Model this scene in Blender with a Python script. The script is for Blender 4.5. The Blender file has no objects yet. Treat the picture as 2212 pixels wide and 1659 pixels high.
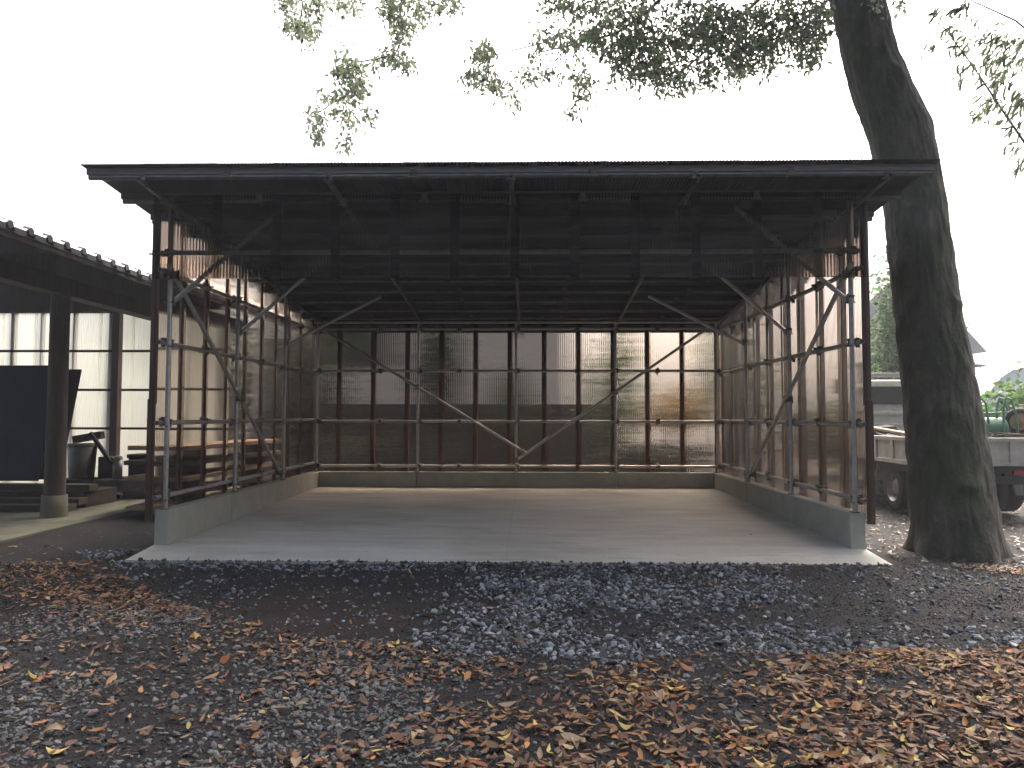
import bpy, math, random
import numpy as np
from mathutils import Vector, Matrix

random.seed(7); rng = np.random.default_rng(7)
S = bpy.context.scene
COL = S.collection
R = math.radians

# ------------------------------------------------------------------ camera
ZC, YAW, PITCH, ROLL = 1.2664, 0.0225, 0.0462, -0.0019
cam_d = bpy.data.cameras.new('camera'); cam = bpy.data.objects.new('camera', cam_d); COL.objects.link(cam)
cam_d.sensor_width = 36; cam_d.lens = 36 * 1590.6 / 2212; cam_d.clip_start = .05; cam_d.clip_end = 2000
cam.rotation_mode = 'QUATERNION'
cam.location = (0, 0, ZC)
cam.rotation_quaternion = (Matrix.Rotation(YAW, 3, 'Z') @ Matrix.Rotation(math.pi/2 + PITCH, 3, 'X') @ Matrix.Rotation(-ROLL, 3, 'Z')).to_quaternion()
S.camera = cam

# ------------------------------------------------------------------ sky, sun, exposure
SUN_EL, SUN_AZ = R(58), R(30)          # azimuth from +Y towards +X
w = bpy.data.worlds.new('World'); S.world = w; w.use_nodes = True
nt = w.node_tree; nt.nodes.clear()
sky = nt.nodes.new('ShaderNodeTexSky'); sky.sky_type = 'NISHITA'; sky.sun_disc = False
sky.sun_elevation = SUN_EL; sky.sun_rotation = SUN_AZ
sky.air_density = 0.6; sky.dust_density = 10.0; sky.ozone_density = 0.0; sky.altitude = 50
bg = nt.nodes.new('ShaderNodeBackground'); bg.inputs[1].default_value = 0.15
wo = nt.nodes.new('ShaderNodeOutputWorld')
nt.links.new(sky.outputs[0], bg.inputs[0]); nt.links.new(bg.outputs[0], wo.inputs[0])
sd = bpy.data.lights.new('sun', 'SUN'); sd.energy = 0.6; sd.angle = R(25); sd.color = (1, .96, .9)
sun = bpy.data.objects.new('sun', sd); COL.objects.link(sun)
sv = Vector((math.sin(SUN_AZ)*math.cos(SUN_EL), math.cos(SUN_AZ)*math.cos(SUN_EL), math.sin(SUN_EL)))
sun.rotation_euler = sv.to_track_quat('Z', 'Y').to_euler()
S.view_settings.view_transform = 'Standard'; S.view_settings.look = 'None'
S.view_settings.exposure = 2.1; S.view_settings.gamma = 1
S.render.engine = 'CYCLES'
S.cycles.use_denoising = True
S.cycles.max_bounces = 14; S.cycles.transmission_bounces = 12; S.cycles.diffuse_bounces = 4
S.cycles.glossy_bounces = 4; S.cycles.transparent_max_bounces = 12
S.cycles.sample_clamp_indirect = 8

# ------------------------------------------------------------------ camera maths (only to lay things out in metres)
_c, _s = math.cos(YAW), math.sin(YAW)
_R = np.array([_c, _s, 0]); _F = np.array([-_s*math.cos(PITCH), _c*math.cos(PITCH), math.sin(PITCH)]); _U = np.cross(_R, _F)
def at(u, v, Y):
    """point at depth Y (metres in front of the viewer) seen at u, v of a 2212 x 1659 picture"""
    u -= 1106; v -= 829.5
    cr, sr = math.cos(-ROLL), math.sin(-ROLL); u, v = cr*u - sr*v, sr*u + cr*v
    d = _R*u - _U*v + _F*1590.6
    return d*(Y/d[1]) + np.array([0, 0, ZC])

# ------------------------------------------------------------------ materials
M = {}
def mat(name, col, rough=.7, metal=0, noise=0, scale=8, col2=None, bump=0, bscale=60, spec=.5, stretch=None, attr=False, coord='Object', trans=0):
    m = bpy.data.materials.new(name); m.use_nodes = True; n = m.node_tree; b = n.nodes['Principled BSDF']
    b.inputs['Roughness'].default_value = rough; b.inputs['Metallic'].default_value = metal
    b.inputs['Specular IOR Level'].default_value = spec
    b.inputs['Base Color'].default_value = (*col, 1)
    tc = n.nodes.new('ShaderNodeTexCoord'); mp = n.nodes.new('ShaderNodeMapping')
    n.links.new(tc.outputs[coord], mp.inputs[0])
    if stretch: mp.inputs['Scale'].default_value = stretch
    src = None
    if attr:
        a = n.nodes.new('ShaderNodeAttribute'); a.attribute_name = 'col'; src = a.outputs['Color']
    if noise or col2:
        t = n.nodes.new('ShaderNodeTexNoise'); t.inputs['Scale'].default_value = scale; t.inputs['Detail'].default_value = 6; t.inputs['Roughness'].default_value = .65
        n.links.new(mp.outputs[0], t.inputs[0])
        r = n.nodes.new('ShaderNodeValToRGB'); r.color_ramp.elements[0].position = .32; r.color_ramp.elements[1].position = .68
        c2 = col2 or tuple(c*(1-noise) for c in col)
        r.color_ramp.elements[0].color = (*col, 1); r.color_ramp.elements[1].color = (*c2, 1)
        n.links.new(t.outputs[0], r.inputs[0])
        if src is not None:
            mx = n.nodes.new('ShaderNodeMix'); mx.data_type = 'RGBA'; mx.blend_type = 'MULTIPLY'; mx.inputs[0].default_value = 1
            n.links.new(src, mx.inputs[6]); n.links.new(r.outputs[0], mx.inputs[7]); src = mx.outputs[2]
        else: src = r.outputs[0]
        rr = n.nodes.new('ShaderNodeMapRange'); rr.inputs[3].default_value = max(.05, rough-.1); rr.inputs[4].default_value = min(1, rough+.12)
        n.links.new(t.outputs[0], rr.inputs[0]); n.links.new(rr.outputs[0], b.inputs['Roughness'])
    if src is not None: n.links.new(src, b.inputs['Base Color'])
    if bump:
        t2 = n.nodes.new('ShaderNodeTexNoise'); t2.inputs['Scale'].default_value = bscale; t2.inputs['Detail'].default_value = 8
        n.links.new(mp.outputs[0], t2.inputs[0])
        bp = n.nodes.new('ShaderNodeBump'); bp.inputs['Strength'].default_value = bump; bp.inputs['Distance'].default_value = .01
        n.links.new(t2.outputs[0], bp.inputs['Height']); n.links.new(bp.outputs[0], b.inputs['Normal'])
    if trans:
        out = n.nodes['Material Output']; tr = n.nodes.new('ShaderNodeBsdfTranslucent'); ms = n.nodes.new('ShaderNodeMixShader'); ms.inputs[0].default_value = trans
        if src is not None: n.links.new(src, tr.inputs[0])
        else: tr.inputs[0].default_value = (*col, 1)
        n.links.new(b.outputs[0], ms.inputs[1]); n.links.new(tr.outputs[0], ms.inputs[2]); n.links.new(ms.outputs[0], out.inputs[0])
    M[name] = m
    return m

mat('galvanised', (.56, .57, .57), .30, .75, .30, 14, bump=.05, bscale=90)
mat('shaded_galvanised', (.20, .20, .205), .38, .8, .35, 14)  # same galvanised pipe, with the shade under the roof put into its colour
mat('clamp_steel', (.20, .17, .13), .5, .7, .4, 40)
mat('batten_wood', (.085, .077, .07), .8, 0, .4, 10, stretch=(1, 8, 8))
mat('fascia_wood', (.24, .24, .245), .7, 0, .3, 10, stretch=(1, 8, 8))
mat('roof_metal', (.07, .068, .07), .55, .3, .35, 3)
mat('kerb_concrete', (.43, .435, .37), .85, 0, .22, 5, bump=.25, bscale=90)
m = mat('slab_concrete', (.54, .545, .485), .72, 0, 0, 1.6, col2=(.44, .435, .385), bump=.12, bscale=50, stretch=(.6, 2.2, 1))
n = m.node_tree; bs = n.nodes['Principled BSDF']; old = bs.inputs['Base Color'].links[0].from_socket
def extra_noise(sc, p0, p1, c0, c1, stretch, prev):
    tc = n.nodes.new('ShaderNodeTexCoord'); mp = n.nodes.new('ShaderNodeMapping'); mp.inputs['Scale'].default_value = stretch; n.links.new(tc.outputs['Object'], mp.inputs[0])
    t = n.nodes.new('ShaderNodeTexNoise'); t.inputs['Scale'].default_value = sc; t.inputs['Detail'].default_value = 9; t.inputs['Roughness'].default_value = .6; t.inputs['Distortion'].default_value = .6; n.links.new(mp.outputs[0], t.inputs[0])
    r = n.nodes.new('ShaderNodeValToRGB'); r.color_ramp.elements[0].position = p0; r.color_ramp.elements[1].position = p1; r.color_ramp.elements[0].color = (*c0, 1); r.color_ramp.elements[1].color = (*c1, 1); n.links.new(t.outputs[0], r.inputs[0])
    mx = n.nodes.new('ShaderNodeMix'); mx.data_type = 'RGBA'; mx.blend_type = 'MULTIPLY'; mx.inputs[0].default_value = 1; n.links.new(prev, mx.inputs[6]); n.links.new(r.outputs[0], mx.inputs[7]); return mx.outputs[2]
old = extra_noise(.55, .36, .52, (.84, .81, .78), (1, 1, 1), (1, 1.4, 1), old)      # damp patches
old = extra_noise(26, .30, .42, (.72, .72, .70), (1, 1, 1), (1, 1, 1), old)          # speckle
old = extra_noise(3.2, .34, .46, (.88, .87, .85), (1.03, 1.03, 1.03), (.35, 3, 1), old)   # trowel streaks
n.links.new(old, bs.inputs['Base Color'])
m = mat('bark', (.085, .080, .068), .95, 0, 0, 7, col2=(.034, .033, .027), bump=1.0, bscale=34, stretch=(1, 1, .5))
n = m.node_tree; bs = n.nodes['Principled BSDF']; old = bs.inputs['Base Color'].links[0].from_socket
old = extra_noise(1.7, .42, .58, (.62, .80, .52), (1, 1, 1), (1, 1, .6), old)        # moss
old = extra_noise(9, .60, .72, (1, 1, 1), (1.7, 1.7, 1.55), (1, 1, .8), old)         # lichen
n.links.new(old, bs.inputs['Base Color'])
mat('soil', (1, 1, 1), .95, 0, 0, 3, col2=(.55, .52, .5), bump=.8, bscale=70, attr=True)
mat('load_soil', (.02, .018, .016), .95)
mat('stone', (1, 1, 1), .8, 0, .35, 60, attr=True)
mat('fallen_leaf', (1, 1, 1), .62, 0, .25, 40, attr=True, trans=.15)
mat('wet_leaf', (1, 1, 1), .42, 0, 0, attr=True, spec=.35)
mat('foliage', (1, 1, 1), .5, 0, 0, attr=True, trans=.6)
mat('twig', (.07, .055, .04), .9)
mat('post_timber', (.115, .10, .085), .85, 0, .35, 7, stretch=(4, 4, .5), bump=.3)
mat('stud_timber', (.26, .15, .115), .7, 0, .3, 8, stretch=(4, 4, .6))
mat('dark_timber', (.060, .043, .034), .75, 0, .45, 6, stretch=(4, 4, .6), bump=.2)
mat('brown_timber', (.10, .052, .036), .55, 0, .4, 8, stretch=(4, 4, .6))
mat('tile_clay', (.035, .036, .040), .28, 0, .35, 12)
mat('yard_concrete', (.20, .195, .145), .9, 0, 0, 2.2, col2=(.12, .12, .08), bump=.4, bscale=40)
mat('house_plaster', (.80, .75, .66), .9, 0, .08, 1.5)
mat('house_dark', (.06, .058, .06), .5)
mat('window_glass', (.03, .035, .04), .08, 0)
mat('grey_siding', (.22, .215, .21), .8, 0, .1, 3)
mat('pale_roof', (.20, .195, .19), .7, 0, .15, 3)
mat('truck_paint', (.60, .60, .54), .45, .1, 0, 5, col2=(.40, .39, .33))
mat('truck_dark', (.025, .025, .027), .7, 0, .3, 8)
mat('rubber', (.03, .03, .03), .75, 0, .3, 20)
mat('rim_steel', (.35, .35, .34), .4, .7, .4, 12)
mat('red_lens', (.35, .02, .02), .25)
mat('amber_lens', (.5, .2, .02), .25)
mat('green_paint', (.10, .25, .17), .5, 0, .3, 10)
mat('rust_tan', (.42, .29, .17), .8, 0, .3, 12)
mat('plank_wood', (.42, .32, .22), .8, 0, .35, 8, stretch=(1, 6, 6))
mat('old_plank', (.11, .09, .065), .85, 0, .4, 8, stretch=(6, 1, 6))
mat('navy_sheet', (.010, .012, .022), .65, 0, .3, 4)
mat('black_board', (.018, .018, .021), .7, 0, .3, 4)
mat('blue_plastic', (.05, .17, .26), .45)
mat('bucket_plastic', (.30, .30, .25), .6, 0, .2, 5)
mat('can_metal', (.32, .34, .33), .4, .6, .3, 8)
mat('rock', (.20, .19, .175), .9, 0, .45, 5, bump=.5, bscale=14)
mat('hydrangea', (.5, .28, .26), .8)
mat('white_film', (.72, .74, .74), .5, 0, .05, 4)

def poly(name, tint, ior, rough, haze, hazecol, thick=3.4):
    m = bpy.data.materials.new(name); m.use_nodes = True; n = m.node_tree; n.nodes.clear()
    o = n.nodes.new('ShaderNodeOutputMaterial')
    rf = n.nodes.new('ShaderNodeBsdfRefraction'); rf.inputs['Color'].default_value = (*tint, 1); rf.inputs['IOR'].default_value = ior; rf.inputs['Roughness'].default_value = rough
    lw = n.nodes.new('ShaderNodeLayerWeight'); lw.inputs[0].default_value = .5
    pw = n.nodes.new('ShaderNodeMath'); pw.operation = 'POWER'; pw.inputs[1].default_value = 1.6; n.links.new(lw.outputs['Facing'], pw.inputs[0])
    mc = n.nodes.new('ShaderNodeMix'); mc.data_type = 'RGBA'; n.links.new(pw.outputs[0], mc.inputs[0])
    mc.inputs[6].default_value = (*[c**.9 for c in tint], 1); mc.inputs[7].default_value = (*[c**thick for c in tint], 1); n.links.new(mc.outputs[2], rf.inputs['Color'])
    gl = n.nodes.new('ShaderNodeBsdfGlossy'); gl.inputs['Roughness'].default_value = .12; gl.inputs['Color'].default_value = (.9, .9, .9, 1)
    df = n.nodes.new('ShaderNodeBsdfDiffuse'); df.inputs[0].default_value = (*hazecol, 1)
    tl = n.nodes.new('ShaderNodeBsdfTranslucent'); tl.inputs[0].default_value = (*hazecol, 1)
    dt = n.nodes.new('ShaderNodeMixShader'); dt.inputs[0].default_value = .6
    n.links.new(df.outputs[0], dt.inputs[1]); n.links.new(tl.outputs[0], dt.inputs[2])
    a = n.nodes.new('ShaderNodeMixShader'); a.inputs[0].default_value = haze
    n.links.new(rf.outputs[0], a.inputs[1]); n.links.new(dt.outputs[0], a.inputs[2])
    f = n.nodes.new('ShaderNodeFresnel'); f.inputs[0].default_value = 1.33
    b = n.nodes.new('ShaderNodeMixShader'); n.links.new(f.outputs[0], b.inputs[0])
    n.links.new(a.outputs[0], b.inputs[1]); n.links.new(gl.outputs[0], b.inputs[2]); n.links.new(b.outputs[0], o.inputs[0])
    M[name] = m
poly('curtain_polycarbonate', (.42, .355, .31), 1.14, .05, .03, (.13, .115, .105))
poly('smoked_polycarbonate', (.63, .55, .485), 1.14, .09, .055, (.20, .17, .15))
poly('clear_polycarbonate', (.84, .86, .80), 1.10, .35, .5, (.84, .85, .77), 1.2)

# ------------------------------------------------------------------ helpers
class MB:
    def __init__(s): s.v = []; s.f = []; s.sm = []
    def add(s, vs, fs, smooth=False):
        o = len(s.v); s.v += [tuple(map(float, p)) for p in vs]; s.f += [tuple(i+o for i in f) for f in fs]; s.sm += [smooth]*len(fs); return s
    def box(s, lo, hi, T=None, taper=None):
        x0, y0, z0 = lo; x1, y1, z1 = hi
        vs = [(x0,y0,z0),(x1,y0,z0),(x1,y1,z0),(x0,y1,z0),(x0,y0,z1),(x1,y0,z1),(x1,y1,z1),(x0,y1,z1)]
        if taper:
            cx, cy = (x0+x1)/2, (y0+y1)/2
            vs = vs[:4] + [((x-cx)*taper+cx, (y-cy)*taper+cy, z) for x, y, z in vs[4:]]
        if T is not None: vs = [T @ Vector(p) for p in vs]
        return s.add(vs, [(0,3,2,1),(4,5,6,7),(0,1,5,4),(1,2,6,5),(2,3,7,6),(3,0,4,7)])
    def beam(s, p0, p1, wd, ht):
        """box along p0-p1, wd across (horizontal), ht upright"""
        p0, p1 = Vector(p0), Vector(p1); d = p1-p0; L = d.length; d.normalize()
        up = Vector((0,0,1)) if abs(d.z) < .95 else Vector((0,1,0))
        x = d.cross(up).normalized(); z = x.cross(d)
        T = Matrix((x, d, z)).transposed().to_4x4(); T.translation = p0
        return s.box((-wd/2, 0, -ht/2), (wd/2, L, ht/2), T)
    def tube(s, p0, p1, r0, r1=None, n=12, hollow=0, caps=True):
        r1 = r0 if r1 is None else r1
        p0, p1 = Vector(p0), Vector(p1); d = (p1-p0).normalized()
        a = d.orthogonal().normalized(); b = d.cross(a)
        ang = [2*math.pi*i/n for i in range(n)]
        ring = lambda p, r: [p + (a*math.cos(t)+b*math.sin(t))*r for t in ang]
        vs = ring(p0, r0) + ring(p1, r1)
        s.add(vs, [(i, (i+1) % n, n+(i+1) % n, n+i) for i in range(n)], True)
        if hollow:
            h = hollow
            for p, r, q in ((p0, r0, 1), (p1, r1, -1)):
                vs = ring(p, r) + ring(p, h) + ring(p + d*q*.08, h)
                s.add(vs, [(i, (i+1) % n, n+(i+1) % n, n+i) for i in range(n)] + [(n+i, n+(i+1) % n, 2*n+(i+1) % n, 2*n+i) for i in range(n)] + [tuple(range(2*n, 3*n))])
        elif caps:
            s.add(ring(p0, r0), [tuple(range(n))[::-1]]); s.add(ring(p1, r1), [tuple(range(n))])
        return s
    def path(s, pts, radii, n=8):
        for i in range(len(pts)-1): s.tube(pts[i], pts[i+1], radii[i], radii[i+1], n, caps=(i in (0, len(pts)-2)))
        return s
    def lathe(s, prof, n=20, T=None, axis='Z'):
        vs = []
        for r, h in prof:
            for i in range(n):
                t = 2*math.pi*i/n; p = (r*math.cos(t), r*math.sin(t), h) if axis == 'Z' else (h, r*math.cos(t), r*math.sin(t))
                vs.append(T @ Vector(p) if T is not None else p)
        fs = [(k*n+i, k*n+(i+1) % n, (k+1)*n+(i+1) % n, (k+1)*n+i) for k in range(len(prof)-1) for i in range(n)]
        return s.add(vs, fs, True)
    def mesh(s, name):
        m = bpy.data.meshes.new(name); m.from_pydata(s.v, [], s.f); m.polygons.foreach_set('use_smooth', s.sm); m.update(); return m
    def build(s, name, m, parent=None, bevel=0):
        me = s.mesh(name); me.materials.append(M[m]); o = place(name, me, parent)
        if bevel:
            b = o.modifiers.new('bevel', 'BEVEL'); b.width = bevel; b.segments = 2; b.limit_method = 'ANGLE'
        return o
def place(name, me, parent=None, loc=None, rot=None):
    o = bpy.data.objects.new(name, me); COL.objects.link(o)
    if loc is not None: o.location = loc
    if rot is not None: o.rotation_euler = rot
    if parent is not None: setpar(o, parent)
    return o
def setpar(o, p):
    o.parent = p
    q = p; Mx = Matrix.Identity(4)
    while q: Mx = (Matrix.LocRotScale(q.location, q.rotation_euler, q.scale) if q.parent is None else Matrix.Identity(4)) @ Mx; q = q.parent
    if p.parent is None and p.type == 'EMPTY': o.matrix_parent_inverse = Mx.inverted()
def thing(name, label, cat, loc=(0, 0, 0), rotz=0, group=None):
    o = bpy.data.objects.new(name, None); COL.objects.link(o); o.location = loc; o.rotation_euler = (0, 0, rotz); o.empty_display_size = .2
    return tag(o, label, cat, group)
def tag(o, label=None, cat=None, group=None, kind=None):
    for k, v in (('label', label), ('category', cat), ('group', group), ('kind', kind)):
        if v: o[k] = v
    return o
def local(o):   # part modelled in the local frame of its thing
    o.matrix_parent_inverse = Matrix.Identity(4); return o

def scatter(name, V, F, pos, rot, scl, col, m, smooth=False, parent=None):
    """many small copies of template(s) V (K,n,3) joined in one mesh, colour per copy"""
    V = np.asarray(V); K, n, _ = V.shape; N = len(pos); F = np.asarray(F)
    pick = rng.integers(0, K, N)
    P = np.einsum('nij,nvj->nvi', rot, V[pick]*np.reshape(scl, (N, 1, -1))) + pos[:, None, :]
    me = bpy.data.meshes.new(name); k = F.shape[1]; nf = N*len(F)
    me.vertices.add(N*n); me.vertices.foreach_set('co', P.reshape(-1).astype(np.float32))
    idx = (F[None] + (np.arange(N)*n)[:, None, None]).reshape(-1)
    me.loops.add(nf*k); me.loops.foreach_set('vertex_index', idx.astype(np.int32))
    me.polygons.add(nf); me.polygons.foreach_set('loop_start', (np.arange(nf)*k).astype(np.int32))
    me.polygons.foreach_set('use_smooth', np.full(nf, smooth))
    at_ = me.attributes.new('col', 'FLOAT_COLOR', 'POINT')
    c = np.ones((N, n, 4), np.float32); c[:, :, :3] = col[:, None, :]; at_.data.foreach_set('color', c.reshape(-1))
    me.update(calc_edges=True); me.materials.append(M[m])
    return place(name, me, parent)
def rots(N, tilt, yaw=None):
    """random yaw, then tilt up to `tilt` about a random flat axis"""
    a = rng.uniform(0, 2*np.pi, N) if yaw is None else yaw
    t = rng.normal(0, tilt, N); b = rng.uniform(0, 2*np.pi, N)
    Rz = np.zeros((N, 3, 3)); Rz[:, 0, 0] = Rz[:, 1, 1] = np.cos(a); Rz[:, 0, 1] = -np.sin(a); Rz[:, 1, 0] = np.sin(a); Rz[:, 2, 2] = 1
    return axang(np.stack([np.cos(b), np.sin(b), np.zeros(N)], -1), t) @ Rz
def axang(ax, t):
    K = np.zeros((len(t), 3, 3)); x, y, z = ax.T
    K[:, 0, 1] = -z; K[:, 0, 2] = y; K[:, 1, 0] = z; K[:, 1, 2] = -x; K[:, 2, 0] = -y; K[:, 2, 1] = x
    return np.eye(3) + np.sin(t)[:, None, None]*K + (1-np.cos(t))[:, None, None]*(K @ K)
def randrot(N):
    v = rng.normal(size=(N, 3)); v /= np.linalg.norm(v, axis=1)[:, None]
    return axang(v, rng.uniform(0, 2*np.pi, N))

VN = {}
def vnoise(x, y, sc, seed=0):
    """smooth value noise 0..1"""
    r = VN.setdefault(seed, np.random.default_rng(seed).random((64, 64))); x = np.asarray(x)*sc + 100; y = np.asarray(y)*sc + 100
    i, j = np.floor(x).astype(int), np.floor(y).astype(int); fx, fy = x-i, y-j; fx = fx*fx*(3-2*fx); fy = fy*fy*(3-2*fy)
    g = lambda a, b: r[a % 64, b % 64]
    return (g(i,j)*(1-fx)+g(i+1,j)*fx)*(1-fy) + (g(i,j+1)*(1-fx)+g(i+1,j+1)*fx)*fy

# leaf templates: ovate blade, pointed tip, curled, 3 x 6 grid
def leaf_templates(K, width=.46, curl=.42, tip=.5):
    out = []
    for _ in range(K):
        cu, cl, tw, wd = random.uniform(-curl, curl), random.uniform(-curl, curl)*1.4, random.uniform(-.6, .6), width*random.uniform(.5, 1.35)
        V = []
        for i in range(6):
            t = i/5; wv = wd*math.sin(math.pi*min(1, t**.8*.97+.02))**.8 * (1-.25*t)
            for sgn in (-1, 0, 1):
                x = t-.5; y = sgn*wv*.5; z = cl*(x*x)*1.2 + cu*abs(sgn)*wv + tw*x*y
                V.append((x, y, z))
        out.append(V)
    F = [(i*3+j, i*3+j+1, i*3+j+4, i*3+j+3) for i in range(5) for j in (0, 1)]
    return out, F
def small_leaf_templates(K, width=.5):
    out = []
    for _ in range(K):
        w_ = width*random.uniform(.75, 1.2); c = random.uniform(-.12, .2); d = random.uniform(-.25, .1)
        out.append([(0,0,0), (.35,-w_/2,c), (.4,0,0), (.35,w_/2,c), (.75,-w_*.32,c+d*.4), (.75,w_*.32,c+d*.4), (1,0,d)])
    return out, [(0,1,2),(0,2,3),(1,4,2),(2,5,3),(2,4,6),(2,6,5)]
def stone_templates(K):
    t = (1+5**.5)/2
    base = np.array([(-1,t,0),(1,t,0),(-1,-t,0),(1,-t,0),(0,-1,t),(0,1,t),(0,-1,-t),(0,1,-t),(t,0,-1),(t,0,1),(-t,0,-1),(-t,0,1)], float)
    base /= np.linalg.norm(base, axis=1)[:, None]
    F = [(0,11,5),(0,5,1),(0,1,7),(0,7,10),(0,10,11),(1,5,9),(5,11,4),(11,10,2),(10,7,6),(7,1,8),(3,9,4),(3,4,2),(3,2,6),(3,6,8),(3,8,9),(4,9,5),(2,4,11),(6,2,10),(8,6,7),(9,8,1)]
    out = []
    for _ in range(K):
        r = np.random.default_rng(random.randrange(10**6))
        V = base * r.uniform(.5, 1.25, (12, 1)) * np.array([1.1, r.uniform(.5, .95), r.uniform(.32, .68)])
        out.append(V)
    return out, F

# ================================================================== GROUND
SLAB_Y = 6.775
XL_IN, XR_IN, XL_OUT, XR_OUT = -3.575, 3.135, -3.722, 3.282
YF, YB = 7.30, 12.54
def gz(x, y):
    x = np.asarray(x, float); y = np.asarray(y, float)
    near = np.exp(-((x/9)**2 + ((y-5)/9)**2))
    z = -.062 + near*(.030*(vnoise(x, y, 1.1, 1)-.5) + .014*(vnoise(x, y, 4, 2)-.5))
    z = z - .03*np.clip((np.abs(x+.22)-3.45)/.3, 0, 1)*np.clip((y-6.4)/.5, 0, 1)*np.clip((14-y)/.5, 0, 1)   # a little lower beside the slab
    z = z + .055*np.clip((-x-4.5)/.8, 0, 1)*np.clip((y-4.6)/.8, 0, 1)
    und = (x > -4) & (x < 3.5) & (y > SLAB_Y+.05) & (y < 12.9)
    return np.where(und, -.16, z)
def axis_lines(lo, hi, step, far):
    a = list(np.arange(lo, hi+.001, step)); g = step; v = hi
    while v < far: g *= 1.5; v += g; a.append(v)
    g = step; v = lo
    while v > -far: g *= 1.5; v -= g; a.insert(0, v)
    return np.array(a)
xs = axis_lines(-8, 8, .14, 120); ys = axis_lines(1, 12, .14, 120)
XX, YY = np.meshgrid(xs, ys); ZZ = gz(XX, YY)
nx, ny = len(xs), len(ys)
gm = bpy.data.meshes.new('ground')
gm.from_pydata(list(zip(XX.ravel(), YY.ravel(), ZZ.ravel())), [], [(j*nx+i, j*nx+i+1, (j+1)*nx+i+1, (j+1)*nx+i) for j in range(ny-1) for i in range(nx-1)])
ga = gm.attributes.new('col', 'FLOAT_COLOR', 'POINT'); X1, Y1 = XX.ravel(), YY.ravel()
def brown_patch(x, y): return np.clip(1.5 - np.hypot((x+1.35)/1.0, (y-4.95)/.62) + .9*(vnoise(x, y, 3, 41)-.5), 0, 1)
bw = np.clip(brown_patch(X1, Y1) + .7*np.clip((np.hypot(X1, Y1-7)-7)/4, 0, 1), 0, 1)[:, None]
gc = np.ones((len(X1), 4), np.float32); gc[:, :3] = np.array([.0105, .0103, .0105])*(1-bw) + np.array([.022, .014, .010])*bw; ga.data.foreach_set('color', gc.ravel())
gm.polygons.foreach_set('use_smooth', [True]*len(gm.polygons)); gm.materials.append(M['soil'])
ground = tag(place('ground', gm), 'dark damp soil and gravel yard in front of the shed', None, kind='structure')

# floor slab (slopes forward for drainage, apron in front of the kerbs)
mid = (XL_OUT+XR_OUT)/2
def slab_half(x0, x1):
    b = MB(); zs = [(SLAB_Y, -.048), (YF, 0), (YB+.12, .092)]
    vs = []
    for y, z in zs: vs += [(x0, y, z), (x1, y, z), (x0, y, z-.14), (x1, y, z-.14)]
    fs = []
    for k in (0, 1):
        o = k*4; fs += [(o, o+1, o+5, o+4), (o+2, o+6, o+7, o+3), (o, o+4, o+6, o+2), (o+1, o+3, o+7, o+5)]
    fs += [(0, 2, 3, 1), (8, 9, 11, 10)]
    return b.add(vs, fs)
slab = slab_half(XL_OUT, mid-.206+.22-.004).build('floor', 'slab_concrete'); tag(slab, 'pale concrete floor slab of the open shed', None, kind='structure')
o = slab_half(mid+.014+.004, XR_OUT).build('slab_panel', 'slab_concrete', slab)
o = MB().add([(mid+.008, SLAB_Y+.003, -.053), (mid+.020, SLAB_Y+.003, -.053), (mid+.020, YF, -.004), (mid+.008, YF, -.004), (mid+.020, YB, .087), (mid+.008, YB, .087)], [(0, 1, 2, 3), (3, 2, 4, 5)]).build('joint', 'kerb_concrete', slab)

# ================================================================== MAIN SHED
shed = thing('pipe_shed', 'open fronted steel pipe shed walled with smoked brown corrugated plastic sheets', 'shed', ((XL_IN+XR_IN)/2, (YF+YB)/2, 0))
ZK = .346
def kerb(x0, y0, x1, y1, z0):
    return MB().box((x0, y0, z0), (x1, y1, ZK)).build('kerb', 'kerb_concrete', shed, bevel=.008)
for (x0, x1) in ((XL_OUT, XL_IN), (XR_IN, XR_OUT)):
    segs = [YF, YF+1.55, YF+3.4, YB+.15]
    for a, b_ in zip(segs[:-1], segs[1:]): kerb(x0, a + (.0 if a == YF else .003), x1, b_, -.15)
segs = [XL_IN+.002, -1.9, -.2, 1.5, XR_IN-.002]
for a, b_ in zip(segs[:-1], segs[1:]): kerb(a, YB, b_-.004, YB+.148, -.05)

PR = .0243
def pipe(name, p0, p1, parent=shed, r=PR, m='galvanised', n=14):
    return MB().tube(p0, p1, r, n=n, hollow=r*.88).build(name, m, parent)
cm = MB()
cm.box((-.036, -.032, -.03), (.036, .032, .03)); cm.box((.03, -.012, -.05), (.062, .012, .05)); cm.tube((.045, -.06, .028), (.045, .05, .028), .009, n=6); cm.tube((.045, .03, .028), (.045, .048, .028), .016, n=6)
cm.box((-.05, -.02, .02), (-.02, .02, .045)); cm.tube((-.04, -.04, -.028), (-.04, .056, -.028), .009, n=6)
clamp_me = cm.mesh('clamp'); clamp_me.materials.append(M['clamp_steel'])
def clamp(p, rz=0, rx=0):
    return place('clamp', clamp_me, shed, p, (rx, random.uniform(-.25, .25), rz + random.uniform(-.15, .15)))
PS, P0Y, P0Z = .091, 6.69, 3.50
def purl_z(y): return P0Z - PS*(y-P0Y)
PX_L, PX_R = -3.64, 3.205
bays = [YF+.05, 9.10, 10.90, 12.61]
RAILS = (.47, 1.212, 2.02, 2.745)
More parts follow.
